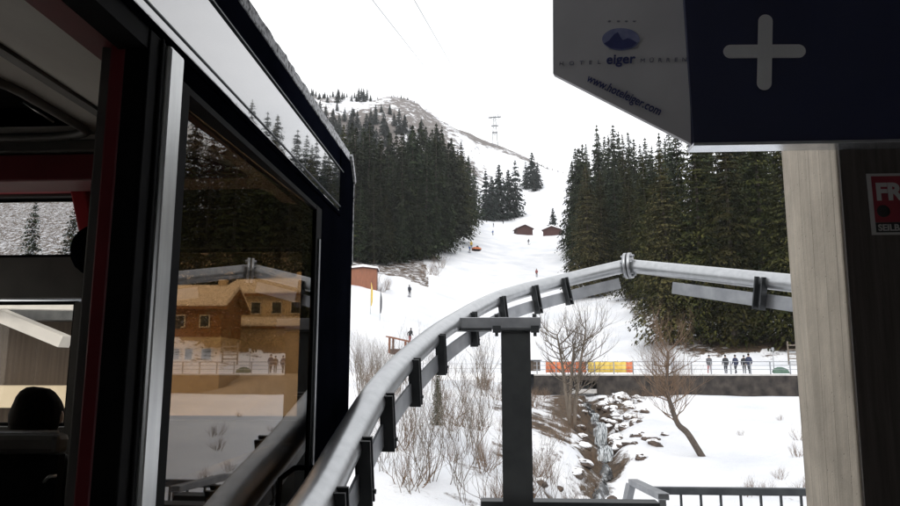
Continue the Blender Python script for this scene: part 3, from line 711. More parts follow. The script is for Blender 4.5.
bare_tree('bare_tree', 'bare grey multi-stemmed tree spreading over the orange barrier beside the culvert', GT, multi, M['twig'], M['twig'])

def shrub_mesh(seed, stems, ln, spread, mat_):
    r_ = random.Random(seed); a, b_ = MB(), MB()
    for i in range(stems):
        d = Vector((r_.uniform(-spread, spread), r_.uniform(-spread, spread), 1))
        q = Vector((r_.uniform(-.3, .3), r_.uniform(-.3, .3), -.15))
        grow(b_ if i % 2 else a, q, d, ln * r_.uniform(.55, 1.1), .015, 3, r_, (2, 3), .7, .12, 4, .24)
    return a.mesh('stems', mat_), b_.mesh('twigs', mat_)
SH = [shrub_mesh(41, 7, 1.2, .7, M['twig']), shrub_mesh(42, 12, .75, 1.2, M['twigbrown']), shrub_mesh(43, 5, 1.7, .4, M['twig']), shrub_mesh(44, 12, .6, 1.3, M['twigbrown'])]
SHP = {}
def shrub(px, Y, s, i, label, group):
    p = ground_at(px, Y); root = bpy.data.objects.new('bare_shrub', None); COL.objects.link(root)
    tag(root, label, 'shrub', group); root.location = p; root.scale = (s, s, s); root.rotation_euler = (0, 0, srng.uniform(0, 6.28))
    if i not in SHP:
        for nm, me in zip(('stems', 'twigs'), SH[i]):
            o = bpy.data.objects.new(nm, me); COL.objects.link(o); o.parent = root
        SHP[i] = root
    else:
        for ch in SHP[i].children:
            c = ch.copy(); COL.objects.link(c); c.parent = root
srng = random.Random(17)
SG, SLb = 'bare shrubs on the snowy bank below the rail', 'leafless shrub with thin stems on the snowy bank below the curved rail'
KIND = {0: 'grey leafless shrub of open twigs', 2: 'tall thin leafless sapling', 1: 'brown bushy leafless shrub', 3: 'low brown mat-like shrub'}
for i in range(72):
    px = srng.uniform(366, 505); Y = srng.uniform(19, 60); k_ = srng.choice((0, 0, 2, 2, 1, 3, 3))
    zone = 'close under the curved rail' if Y < 34 else 'farther off, left of the post'
    shrub(px, Y, srng.uniform(.6, 1.3) * (.75 + Y / 90), k_, KIND[k_] + ' on the bank ' + zone, KIND[k_] + ' ' + ('near' if Y < 34 else 'far'))
for i in range(44):
    px = srng.uniform(520, 596); Y = srng.uniform(24, 60); k_ = srng.choice((0, 1, 1, 3, 3, 3))
    shrub(px, Y, srng.uniform(.6, 1.2), k_, KIND[k_] + ' between the steel post and the stream', KIND[k_] + ' by the stream')
for i in range(9):
    shrub(srng.uniform(356, 384), srng.uniform(40, 75), srng.uniform(1.1, 1.8), 2 if i % 2 else 0, 'leafless sapling in the snow beside the dark cabin corner', 'bare saplings beside the cabin corner')
for px, Y, s in ((428, 150, 2.2), (440, 160, 2.4), (372, 120, 2.0), (380, 115, 1.8), (386, 118, 1.6), (436, 150, 2.0), (421, 140, 1.8)):
    shrub(px, Y, s, 1, 'brown leafless bush in snow at the foot of the left spruces', 'brown bushes at the foot of the left spruces')
for px, Y, s in ((612, 60, .9), (628, 60, 1.1), (641, 60, 1.0), (655, 61, 1.1), (620, 55, .8), (636, 52, .7)):
    shrub(px, Y, s, 3, 'low brown bush on the right side of the stream below the wall', 'brown bushes right of the stream')
for px, Y, s in ((738, 32.5, .7), (746, 32.8, .8), (756, 33.5, .6), (771, 35, .6), (790, 40, .8), (797, 43, .9), (776, 52, .5), (735, 45, .4), (793, 33, .8)):
    shrub(px, Y, s, 3, 'dry brown grass clump poking through snow beyond the near railing', 'dry grass clumps beyond the near railing')

plant_spruce(437, 36, 362, 'fine', 'small ragged young spruce on the snowy bank under the curved rail', None, wide=.9)
# rocks along the stream
rrng = random.Random(31)
RM = []
for i in range(5):
    mbr = MB(); mbr.ball((0, 0, 0), (1, .8, .62), 14, 10, .55, seed=i + 2, smooth=True); RM.append(mbr.mesh('boulder', M['rock']))
cb = MB(); cb.ball((.0, .05, .36), (.92, .76, .34), 12, 8, .5, seed=9); SCAP = cb.mesh('snow_cap', M['snowcap'])
for i in range(96):
    yy = rrng.uniform(26, 64); cx = float(np.interp(yy, gy, gx)); side = rrng.choice((-1, 1))
    if i > 56: yy = rrng.uniform(44, 64); cx = float(np.interp(yy, gy, gx)); side = 1
    off = side * (rrng.uniform(.5, 1.7) if rrng.random() < .75 else rrng.uniform(1.2, 2.4)); xx = cx + off * (1.9 if i > 56 else 1)
    o = bpy.data.objects.new('boulder', RM[i % 5]); COL.objects.link(o); s = rrng.uniform(.22, .62)
    o.scale = (s, s, s * rrng.uniform(.6, 1)); o.rotation_euler = (rrng.uniform(-.3, .3), rrng.uniform(-.3, .3), rrng.uniform(0, 6.28))
    o.location = (xx, yy, H(xx, yy) - s * .05)
    up_ = yy > 46; rt_ = side > 0
    tag(o, 'wet brown boulder on the %s side of the stream, %s' % ('right' if rt_ else 'left', 'near the culvert' if up_ else 'in its lower reach'), 'rock', '%s boulders %s of the stream' % ('upper' if up_ else 'lower', 'right' if rt_ else 'left'))
    if s > .3:
        sc_m = bpy.data.objects.new('snow_cap', SCAP); COL.objects.link(sc_m); sc_m.parent = o

# ------------------------------------------------------------------ huts, shed, chalets
def gable_house(name, label, cat, loc, rz, wx, dy, hwall, hroof, mwall, over=.5, snow=.35, windows=(), two=None, balcony=False):
    th = thing(name, label, cat, loc, rz)
    mb = MB(); poly = [(-wx / 2, -dy / 2, -1.5), (wx / 2, -dy / 2, -1.5), (wx / 2, -dy / 2, hwall), (0, -dy / 2, hwall + hroof), (-wx / 2, -dy / 2, hwall)]
    mb.prism(poly, (0, dy, 0)); mb.build('wall', mwall, th)
    if two: mb = MB(); mb.box(-wx / 2 - .06, wx / 2 + .06, -dy / 2 - .06, dy / 2 + .06, -1.5, two[0]); mb.build('ground_floor', two[1], th)
    sl = Vector((wx / 2, 0, -hroof)).normalized()
    mb = MB(); sn = MB()
    for s in (-1, 1):
        a = Vector((0, 0, hwall + hroof + .02)); e = Vector((s * (wx / 2), 0, hwall + .02)) + Vector((s * sl.x, 0, sl.z)) * over
        y0, y1 = -dy / 2 - over, dy / 2 + over
        for m_, lo, hi in ((mb, 0, .16), (sn, .165, .165 + snow)):
            ex = .0 if m_ is mb else -.06
            m_.add([(a.x, y0 - ex, a.z + lo), (e.x, y0 - ex, e.z + lo), (e.x, y1 + ex, e.z + lo), (a.x, y1 + ex, a.z + lo),
                    (a.x, y0 - ex, a.z + hi), (e.x, y0 - ex, e.z + (hi if m_ is mb else lo + snow * .6)), (e.x, y1 + ex, e.z + (hi if m_ is mb else lo + snow * .6)), (a.x, y1 + ex, a.z + hi)],
                   [(0, 1, 2, 3), (4, 7, 6, 5), (0, 4, 5, 1), (2, 6, 7, 3), (1, 5, 6, 2)])
    ro = mb.build('roof', M['hutwood'] if mwall is not M['chaletwood'] else M['chaletwood'], th); sn.build('roof_snow', M['snowcap'], ro)
    for wxp, wz, ww, wh in windows:
        mb = MB(); mb.box(wxp - ww / 2 - .1, wxp + ww / 2 + .1, -dy / 2 - .12, -dy / 2 - .065, wz - .1, wz + wh + .1)
        f = mb.build('window', M['palebeam'], th)
        mb = MB(); mb.box(wxp - ww / 2, wxp + ww / 2, -dy / 2 - .14, -dy / 2 - .123, wz, wz + wh); mb.build('pane', M['windowdark'], f)
    if balcony:
        mb = MB(); mb.box(-wx / 2, wx / 2, -dy / 2 - 1.2, -dy / 2 - .2, balcony - .15, balcony); mb.box(-wx / 2, wx / 2, -dy / 2 - 1.2, -dy / 2 - 1.12, balcony, balcony + .9)
        mb.build('balcony', M['chaletwood'], th)
    return th
p = ground_at(525.5, 262); gable_house('wooden_hut', 'small red-brown hut standing alone on the ski run, left of the pair', 'hut', p + Vector((0, 0, -.4)), R(12), 6.0, 5, 2.4, 1.3, M['hutwood'], snow=.5)
p = ground_at(556, 258); gable_house('wooden_hut', 'red-brown hut on the ski run in front of a small spruce', 'hut', p + Vector((0, 0, -.6)), R(-15), 6.4, 5, 2.3, 1.2, M['hutwood'], snow=.5)
p = ground_at(363, 97)
gable_house('wooden_shed', 'orange-brown shed with flat snowy roof beside the dark cabin corner', 'shed', ground_at(362, 114) + Vector((0, 0, .5)), R(6), 4.4, 3.4, 2.0, .25, M['shedwood'], over=.25, snow=.4)
p = ground_at(399, 74)
sh_ = thing('timber_stand', 'small brown timber stand with sloping top just above the curved rail', 'stand', p, R(-15))
for (sx, sy) in ((-.9, -.5), (.9, -.5), (-.9, .5), (.9, .5)):
    mb = MB(); mb.box(sx - .09, sx + .09, sy - .09, sy + .09, -.4, 1.5 if sx > 0 else 1.9); mb.build('leg', M['shedwood'], sh_)
mb = MB(); mb.beam((-1.25, 0, 2.05), (1.25, 0, 1.5), 1.5, .12); mb.build('roof', M['shedwood'], sh_)
mb = MB(); mb.box(-.8, .8, -.45, .45, .2, .75); mb.build('bench', M['hutwood'], sh_)
hutp = Vector((ony(533, 370, 72.5).x, 73.2, ROAD_Z))
hh = thing('grey_box_hut', 'small grey-brown box hut on the road just right of the dark steel post', 'hut', hutp)
mb = MB(); mb.box(-.75, .75, -.6, .6, 0, 1.25); mb.build('wall', M['shopbrown'], hh, bevel=.02)
mb = MB(); mb.box(-.9, .9, -.75, .75, 1.253, 1.36); rr_ = mb.build('roof', M['greysteel'], hh); mb = MB(); mb.box(-.85, .85, -.7, .7, 1.363, 1.45); mb.build('roof_snow', M['snowcap'], rr_)

# flags on poles left
def flag(px, py0, py1, Y, m_, label, h):
    p = ground_at(px, Y); th = thing('feather_flag', label, 'flag', p)
    mb = MB(); mb.tube([(0, 0, -.2), (0, 0, h * .7), (.08, 0, h)], [.03, .022, .012], 6); mb.build('pole', M['galvflat'], th)
    mb = MB(); n_ = 12
    for i in range(n_):
        z0, z1 = h * (.25 + .73 * i / n_), h * (.25 + .73 * (i + 1) / n_)
        w0, w1 =  .26 * math.sin(PI * (.15 + .8 * i / n_)) ,  .26 * math.sin(PI * (.15 + .8 * (i + 1) / n_))
        mb.add([(.03, .02 * math.sin(i), z0), (.03 + w0, .08 * math.sin(i * .9), z0), (.03 + w1, .08 * math.sin((i + 1) * .9), z1), (.03, .02 * math.sin(i + 1), z1)], [(0, 1, 2, 3)], 0, True)
    o = mb.build('cloth', m_, th); q = o.modifiers.new('thickness', 'SOLIDIFY'); q.thickness = .012
flag(369.5, 300, 330, 92, M['yellow'], 'slim yellow feather flag in the snow beside the dark cabin corner', 4.3)
flag(379, 306, 332, 90, M['jacketgrey'], 'slim grey feather flag just right of the yellow flag', 4.0)

# chalets beyond the cabin, seen through its windows: eaves towards the cable car
def eaves_house(name, label, loc, rz, wx, dy, hw, hr, mw, mroof, low=None, snow=.5, windows=(), over=.7, annexe=None):
    th = thing(name, label, 'house', loc, rz)
    mb = MB(); mb.prism([(-wx / 2, -dy / 2, -2.5), (-wx / 2, dy / 2, -2.5), (-wx / 2, dy / 2, hw), (-wx / 2, 0, hw + hr), (-wx / 2, -dy / 2, hw)], (wx, 0, 0)); mb.build('wall', mw, th)
    if low: mb = MB(); mb.box(-wx / 2 - .05, wx / 2 + .05, -dy / 2 - .05, dy / 2 + .05, -2.5, low[0]); mb.build('ground_floor', low[1], th)
    def slab(y0, z0, y1, z1, x0, x1, lo, hi):
        return MB().add([(x0, y0, z0 + lo), (x1, y0, z0 + lo), (x1, y1, z1 + lo), (x0, y1, z1 + lo), (x0, y0, z0 + hi), (x1, y0, z0 + hi), (x1, y1, z1 + hi), (x0, y1, z1 + hi)],
                        [(0, 3, 2, 1), (4, 5, 6, 7), (0, 1, 5, 4), (1, 2, 6, 5), (2, 3, 7, 6), (3, 0, 4, 7)])
    e = hr / (dy / 2) * over
    for s in (-1, 1):
        ro = slab(s * (dy / 2 + over), hw - e, s * .003, hw + hr, -wx / 2 - over, wx / 2 + over, .01, .17).build('roof', mroof, th)
        slab(s * (dy / 2 + over - .1), hw - e + .05, s * .004, hw + hr, -wx / 2 - over + .08, wx / 2 + over - .08, .175, .175 + snow).build('roof_snow', M['snowcap'], ro, bevel=.12)
    mb = MB(); mb.box(wx * .22, wx * .22 + .7, -.3, .4, hw + hr * .5, hw + hr + 1.1); mb.build('chimney', M['plaster'], th)
    for wxp, wz, ww, wh in windows:
        mb = MB(); mb.box(wxp - ww / 2 - .1, wxp + ww / 2 + .1, -dy / 2 - .12, -dy / 2 - .062, wz - .1, wz + wh + .1); f = mb.build('window', M['palebeam'], th)
        mb = MB(); mb.box(wxp - ww / 2, wxp + ww / 2, -dy / 2 - .14, -dy / 2 - .123, wz, wz + wh); mb.build('pane', M['windowdark'], f)
    if annexe:
        ax0, ax1, ad, ah = annexe
        mb = MB(); mb.box(ax0, ax1, -dy / 2 - ad, -dy / 2 - .003, -2.5, ah); an = mb.build('annexe', mw, th)
        slab(-dy / 2 - ad - .5, ah + .02, -dy / 2 - .15, ah + .9, ax0 - .4, ax1 + .4, .01, .15).build('annexe_roof', mroof, an)
        slab(-dy / 2 - ad - .45, ah + .05, -dy / 2 - .16, ah + .9, ax0 - .35, ax1 + .35, .155, .155 + snow).build('roof_snow', M['snowcap'], an, bevel=.1)
    return th
def chal(px, py, Y): return ony(px, py, Y)
eaves_house('chalet', 'timber chalet with cream ground floor and snowy roof, leftmost through the amber glass', chal(203, 378, 62), R(4), 4.6, 6, 6.2, 1.5, M['chaletwood'], M['chaletwood'], (3.5, M['plaster']),
    windows=((-1.5, 1.6, .8, .9), (-.3, 1.6, .6, .9), (1.2, 1.6, .8, .9), (-1.2, 4.4, .7, .9), (.9, 4.4, .7, .9)))
eaves_house('chalet', 'tan chalet with long snowy lower roof at the right through the amber glass', chal(276, 398, 74), R(-3), 8.6, 8, 10.6, 1.6, M['plaster'], M['chaletwood'], None, snow=.3,
    windows=((-3.0, 8.6, .9, 1.1), (-1.0, 8.6, .9, 1.1), (1.2, 8.6, .9, 1.1), (3.2, 8.6, .9, 1.1), (-3, 5.2, .8, 1), (3, 2.2, .8, 1)), annexe=(-4.2, 4.4, 2.4, 6.9))
eaves_house('chalet', 'brown chalet set back between the two others seen through the amber glass', chal(244, 352, 96), R(10), 7, 7, 6.4, 2.0, M['chaletwood'], M['chaletwood'], None, windows=((-2, 3.6, .9, 1.1), (.8, 3.6, .9, 1.1)))
VG, VL = 'spruces behind the chalets', 'dark spruce behind the chalets left of the cabin'
for px, Y, ty in ((150,118,190),(170,120,180),(190,125,185),(210,118,192),(232,124,178),(252,120,186),(272,126,190),(292,120,180),(310,128,176),(325,126,170),(128,115,185),(105,120,190),(60,110,200),(20,112,195),(180,150,165),(240,150,160),(285,150,158)):
    plant_spruce(px, Y, ty, 'dark', VL, VG, wide=1.25)

# side building seen through the end windows of the cabin
sbl = thing('brown_outbuilding', 'brown clad outbuilding with pale sloping eave seen through the far left windows', 'building', (-6.6, 10, -3.5))
mb = MB(); mb.box(-3.2, .95, 0, 2, 0, 4.15); mb.build('wall', M['shopbrown'], sbl)
e0, e1 = ony(-60, 290, 9.4), ony(66, 342, 9.4)
o0 = Vector((-6.6, 10, -3.5))
mb = MB(); mb.beam(e0 - o0, e1 - o0, .25, .16); mb.build('eave', M['palebeam'], sbl)
e2, e3 = ony(0, 312, 9.0), ony(62, 300, 9.0)
mb = MB(); mb.beam(ony(-40, 304, 9.2) - o0, ony(80, 306, 9.2) - o0, .2, .12); mb.build('beam', M['palebeam'], sbl)
mb = MB(); q0 = ony(0, 386, 9.6).z + 3.5; q1 = ony(0, 408, 9.6).z + 3.5; mb.box(-3.2, .95, -.35, -.005, q1, q0); mb.build('ledge', M['plaster'], sbl)
mb = MB(); mb.prism([(-3.4, -.3, 4.153), (1.1, -.3, 4.153), (1.1, -.3, 4.3), (-1, -.3, 5.2), (-3.4, -.3, 5.0)], (0, 2.5, 0)); mb.build('roof', M['greysteel'], sbl)

# ------------------------------------------------------------------ pylon and ropes
PY = 478.0
pb = ony(495, 151, PY); pb.z = H(pb.x, pb.y)
pt_z = ony(495, 116, PY).z - pb.z
pyl = thing('cable_pylon', 'distant grey lattice cableway pylon with crossarms on the foggy ridge', 'pylon', pb)
mb = MB()
for sx in (-1, 1):
    for sy in (-1, 1):
        mb.beam((sx * 2.2, sy * 2.2, -1), (sx * .6, sy * .6, pt_z), .22, .22)
for i in range(8):
    z0, z1 = pt_z * i / 8, pt_z * (i + 1) / 8; w0, w1 = 2.2 - 1.6 * i / 8, 2.2 - 1.6 * (i + 1) / 8
    for sy in (-1, 1):
        mb.beam((-w0, sy * w0, z0), (w1, sy * w1, z1), .1, .1); mb.beam((w0, sy * w0, z0), (-w1, sy * w1, z1), .1, .1)
mb.build('lattice_mast', M['pylon'], pyl)
for zf, hw in ((.95, 4.6), (.68, 2.6), (.46, 1.9)):
    mb = MB(); mb.beam((-hw, 0, pt_z * zf), (hw, 0, pt_z * zf + (.5 if zf > .9 else 0)), .9, .7); mb.beam((-hw * .8, 0, pt_z * zf), (0, 0, pt_z * zf - 2), .25, .25); mb.beam((hw * .8, 0, pt_z * zf), (0, 0, pt_z * zf - 2), .25, .25)
    mb.build('crossarm', M['pylon'], pyl)
for sx in (-2.4, 2.4):
    mb = MB(); mb.beam((sx, 0, pt_z * .95), (sx, 0, pt_z * 1.08), .4, .4); mb.build('rope_saddle', M['pylon'], pyl)
for k_, (xs_, ox) in enumerate(((-2.45, -3.6), (-1.75, 3.6))):
    a = Vector((xs_, 2.0, 4.0)); b_ = Vector((pb.x + ox, PY, pb.z + pt_z * .97)); mb = MB(); pts = []
    for i in range(60):
        q = (i / 59) ** 2; c = a.lerp(b_, q); c.z -= 26 * q * (1 - q); pts.append(c)
    mb.tube(pts, .011, 6); tag(mb.build('track_rope', M['steelrope']), ('left' if k_ == 0 else 'right') + ' one of the two thin steel ropes rising into the white sky', 'cable', 'cableway ropes')

# ------------------------------------------------------------------ people
def figure(name, label, loc, rz, joints, edges, radii_, paint, mats, scale=1.0, group=None, hairm=None, extra=None, levels=1):
    me = bpy.data.meshes.new('tmp_body'); me.from_pydata([Vector(j) for j in joints], edges, [])
    o = bpy.data.objects.new('tmp_body', me); COL.objects.link(o)
    sk = o.modifiers.new('skin', 'SKIN'); sk.use_smooth_shade = True
    for i, r_ in enumerate(radii_):
        v = me.skin_vertices[0].data[i]; v.radius = r_ if hasattr(r_, '__len__') else (r_, r_); v.use_root = (i == 0)
    sb = o.modifiers.new('subd', 'SUBSURF'); sb.levels = levels; sb.render_levels = levels
    dg = bpy.context.evaluated_depsgraph_get(); m2 = bpy.data.meshes.new_from_object(o.evaluated_get(dg)); bpy.data.objects.remove(o)
    m2.materials.clear()
    for mm in mats: m2.materials.append(mm)
    for pl in m2.polygons: pl.material_index = paint(pl.center); pl.use_smooth = True
    th = thing(name, label, 'person', loc, rz, group); th.scale = (scale,) * 3
    b_ = bpy.data.objects.new('body', m2); COL.objects.link(b_); b_.parent = th
    if hairm:
        mb = MB(); hp = Vector(joints[4]); mb.ball(hp + Vector((0, .012, .035)), (.098, .112, .115), 12, 8, .15); mb.build('hat' if extra == 'hat' else 'hair', hairm, th)
    return th
def walker(stride, arm, lean=0.04):
    s = stride
    J = [(0, 0, .93), (0, -lean * .5, 1.15), (0, -lean, 1.38), (0, -lean * 1.1, 1.50), (0, -lean * 1.3, 1.64),
         (-.09, 0, .88), (-.10, -s * .6 - .05, .50), (-.10, -s, .09), (-.10, -s - .13, .04),
         (.09, 0, .88), (.10, s * .45 - .06, .50), (.10, s, .12), (.10, s - .13, .05),
         (-.19, -lean, 1.37), (-.24, arm * .5, 1.10), (-.23, arm * .9 - .12, .88), (-.22, arm * .9 - .19, .80),
         (.19, -lean, 1.37), (.24, -arm * .5, 1.10), (.23, -arm * .9 - .12, .88), (.22, -arm * .9 - .19, .80)]
    E = [(0, 1), (1, 2), (2, 3), (3, 4), (0, 5), (5, 6), (6, 7), (7, 8), (0, 9), (9, 10), (10, 11), (11, 12), (2, 13), (13, 14), (14, 15), (15, 16), (2, 17), (17, 18), (18, 19), (19, 20)]
    Rr = [(.17, .13), (.17, .125), (.19, .12), (.06, .06), (.092, .105), .11, .075, .05, .05, .11, .075, .05, .05, .075, .062, .045, .035, .075, .062, .045, .035]
    return J, E, Rr
def paint_walk(c):
    if c.z > 1.53: return 2
    if abs(c.x) > .17 and c.z < .86: return 2
    return 0 if c.z > .80 else 1
PP = [(709.5, 0, .20, 'jacketgrey', 'trousersred', 'person in grey jacket and dull red trousers walking leftmost behind the road railing', 1.0, 2.6),
      (726, 0, .12, 'jacketdark', 'trousersdark', 'person in charcoal clothes standing second from left behind the road railing', 1.0, 3.1),
      (736, 0, .22, 'jacketnavy', 'trousersdark', 'person in navy jacket striding third from left behind the road railing', 1.0, 3.4),
      (744.5, .4, .14, 'jacketdark', 'jacketgrey', 'person in black jacket and grey trousers, left of the tall one at the right', .98, 2.9),
      (749.5, -.5, .24, 'jacketnavy', 'trousersdark', 'tall bareheaded person in dark clothes rightmost in the group of walkers', 1.06, 3.2)]
for i, (px, dy, st, jm, tm, lb, s, rz) in enumerate(PP):
    J, E, Rr = walker(st, .12)
    loc = Vector((ony(px, 370, 68.3 + dy).x, 68.3 + dy, ROAD_Z + .01))
    figure('person', lb, loc, rz, J, E, Rr, paint_walk, [M[jm], M[tm], M['skin']], s, 'walkers on the road', M['hair'] if i in (1, 4) else M['jacketdark'], None if i in (1, 4) else 'hat')
def skier():
    J, E, Rr = walker(.10, .3, .22)
    return J, E, Rr
SK = [(472.0, 200, 'yellow', 'trousersdark', 'skier in yellow jacket directly behind the orange vehicle', 1.35),
      (470.3, 192, 'jacketblue', 'trousersdark', 'skier in blue at the lower left of the orange vehicle', 1.1),
      (530.5, 228, 'jacketdark', 'trousersdark', 'dark skier on the run below the left-hand hut', 1.1),
      (538.5, 165, 'trousersred', 'trousersdark', 'skier in dull red just above the curved rail near the right forest', 1.1),
      (495, 285, 'jacketgrey', 'jacketgrey', 'small grey skier high on the run above the orange vehicle', 1.0),
      (494, 245, 'jacketblue', 'jacketgrey', 'pale blue skier in the middle of the run', 1.0),
      (505, 310, 'jacketdark', 'jacketdark', 'tiny dark skier under the lone spruces at the run top', 1.0),
      (409, 118, 'trousersdark', 'trousersdark', 'dark skier alone on the snow right of the orange-brown shed', 1.15),
      (409.5, 84, 'jacketdark', 'trousersred', 'person in dark jacket standing above the timber stand', 1.0),
      (433, 90, 'jacketnavy', 'trousersdark', 'person in navy standing in snow just above the rail, left of the steel post', 1.0)]
for px, Y, jm, tm, lb, s in SK:
    J, E, Rr = skier(); p = ground_at(px, Y)
    th = figure('person', lb, p, trng.uniform(-.8, .8), J, E, Rr, paint_walk, [M[jm], M[tm], M['skin']], s, 'skiers on the run', M['jacketdark'], 'hat')
    for sx in (-.1, .1):
        mb = MB(); mb.tube([(sx, .75, .02), (sx, -.75, .02), (sx, -.9, .1)], .035, 5); mb.build('ski', M['trousersdark'], th)
p = ground_at(477, 197); th = thing('snow_vehicle', 'small orange snow vehicle parked on the lower ski run', 'snow vehicle', p, R(25)); th.scale = (.9, .9, .9)
mb = MB(); mb.prism([(-1.3, -.7, .45), (1.4, -.7, .45), (1.6, -.7, .8), (.6, -.7, 1.15), (-1.1, -.7, 1.1)], (0, 1.4, 0)); mb.build('body', M['orange'], th, bevel=.08)
for sy in (-.55, .55):
    mb = MB(); mb.prism([(-1.3, sy - .2, .1), (-1.1, sy - .2, 0), (1.2, sy - .2, 0), (1.5, sy - .2, .3), (-1.2, sy - .2, .5)], (0, .4, 0)); mb.build('track', M['rubber'], th)
mb = MB(); mb.prism([(.2, -.5, 1.13), (.75, -.5, 1.08), (.35, -.5, 1.65), (.15, -.5, 1.65)], (0, 1.0, 0)); mb.build('windscreen', M['windowdark'], th)
# post with a green cover and little sign right of the walkers
p = Vector((ony(774, 370, 70).x, 70, ROAD_Z)); th = thing('marker_post', 'thin grey marker post in the snow right of the walkers', 'post', p)
mb = MB(); mb.tube([(0, 0, 0), (0, 0, 2.5)], .035, 6); mb.build('pole', M['galvflat'], th); mb = MB(); mb.box(-.12, .12, -.05, -.037, 2.2, 2.5); mb.build('plate', M['galvflat'], th)
p = Vector((ony(781, 371, 69.3).x, 69.3, ROAD_Z)); th = thing('covered_pile', 'low pile under a green tarp beside the road railing', 'pile', p)
mb = MB(); mb.ball((0, 0, .15), (.75, .45, .42), 14, 8, .5, seed=5); mb.build('tarp', M['greentarp'], th)
p = Vector((ony(797, 352, 74).x, 74, H(ony(797, 352, 74).x, 74))); th = thing('wooden_gate', 'small grey slatted gate in snow beside the concrete pillar edge', 'gate', p)
for q in range(4):
    mb = MB(); mb.box(-.9, .9, -.03, .03, .5 + q * .45, .62 + q * .45); mb.build('slat', M['twig'], th)
for sx in (-.85, .85): mb = MB(); mb.box(sx - .06, sx + .06, .032, .15, -.3, 2.3); mb.build('post', M['twig'], th)

# ------------------------------------------------------------------ cable car cabin (its side wall lies along x = -D)
D = .82
ZT, ZB = .837, -1.62
YE, YN = 4.08, -2.2          # far end and near end
XF = -3.72                   # far side wall
cab = thing('cable_car', 'dark cable car cabin with open door and amber window docked at left', 'cable car', (-2.3, 1.0, ZB))
CO = Vector((-2.3, 1.0, ZB))
def cpart(name, mb_, m_, parent=None, bevel=0.0):
    mb_.v = [tuple(Vector(v) - CO) for v in mb_.v]
    return mb_.build(name, m_, parent or cab, bevel=bevel)
# fascia: reflective panel, navy band, gritty chamfer along the roof
mb = MB(); mb.box(-D - .07, -D, YN, 3.70, ZT, 1.07); cpart('fascia_panel', mb, M['navy_gloss'], bevel=.006)
mb = MB(); mb.box(-D - .07, -D + .006, YN, 3.72, ZT - .022, ZT - .002); cpart('lower_trim', mb, M['black'], bevel=.003)
mb = MB(); mb.box(-D - .07, -D + .004, YN, 3.72, ZT + .03, ZT + .034); cpart('trim_line', mb, M['greysteel'])
mb = MB(); mb.box(-D - .09, -D - .008, YN, YE - .1, 1.073, 1.205); cpart('roof_band', mb, M['navy'], bevel=.004)
mb = MB(); mb.box(-D - .02, -D + .002, YN, YE - .3, 1.078, 1.084); cpart('band_seam', mb, M['greysteel'])
mb = MB(); er = random.Random(4); ny = 170; sec = []
for i in range(ny + 1):
    yy = YN + (YE - .12 - YN) * i / ny; tp = 1.252 + er.uniform(-.002, .005); bt = 1.203 + er.uniform(-.002, .002); xo = -D - .004 + er.uniform(-.001, .0015)
    sec += [(xo, yy, bt), (xo + er.uniform(-.003, .003), yy, tp), (-D - .10, yy, 1.27), (-D - .10, yy, 1.203)]
mb.add(sec, [(i * 4 + j, i * 4 + (j + 1) % 4, i * 4 + 4 + (j + 1) % 4, i * 4 + 4 + j) for i in range(ny) for j in range(4)] + [(0, 1, 2, 3), (ny * 4, ny * 4 + 1, ny * 4 + 2, ny * 4 + 3)])
cpart('roof_edge', mb, M['grit'])
mb = MB(); mb.beam((-D - .012, YE - .115, 1.235), (-D - .012, YE + .006, 1.10), .03, .05, up=(1, 0, 0)); mb.beam((-D - .012, YE + .004, 1.098), (-D - .012, YE + .004, .60), .012, .03, up=(1, 0, 0)); cpart('corner_trim', mb, M['grit'])
mb = MB(); mb.box(XF, -D - .103, YN, YE - .05, 1.20, 1.258); cpart('roof', mb, M['navy'])
# side wall: sill panel, end column, glass frame
mb = MB(); mb.prism([(-D, 3.30, ZB), (-D, YE - .06, ZB), (-D, YE, ZB + .3), (-D, YE, 1.10), (-D, YE - .10, 1.20), (-D, 3.72, 1.20), (-D, 3.72, .81), (-D, 3.30, .81)], (-.07, 0, 0)); cpart('end_column', mb, M['black'], bevel=.004)
mb = MB(); mb.box(-D - .07, -D, 1.724, 3.297, ZB, -.83); cpart('sill_panel', mb, M['black'])
mb = MB(); mb.box(-D - .06, -D + .001, 1.724, 3.297, .757, .812); cpart('window_head', mb, M['black'])
wf = MB(); wf.box(-D - .06, -D + .004, 1.726, 1.778, -.828, .755); wf.box(-D - .06, -D + .004, 3.20, 3.296, -.828, .755); wf.box(-D - .06, -D + .004, 1.780, 3.198, -.828, -.79); wf.box(-D - .06, -D + .003, 1.780, 3.198, .735, .755)
win = cpart('window', wf, M['rubber'])
mb = MB(); mb.prism([(-D - .049, 1.779, -.789), (-D - .006, 3.199, -.789), (-D - .006, 3.199, .734), (-D - .049, 1.779, .734)], (-.005, 0, 0)); cpart('pane', mb, M['amber'], win)
mb = MB(); mb.box(-D + .005, -D + .012, 3.235, 3.262, -.80, .60); cpart('edge_strip', mb, M['galvflat'], win)
mb = MB(); hp = [onx(294, 487, -D + .05), onx(294, 468, -D + .05), onx(312, 461, -D + .05)]
h0 = Vector((-D + .004, 2.98, -.60)); mb.tube([(-D + .003, 3.0, -.62), (-D + .05, 3.0, -.60), (-D + .05, 3.02, -.47), (-D + .05, 3.2, -.45), (-D + .003, 3.22, -.45)], .012, 8); cpart('door_handle', mb, M['black'])
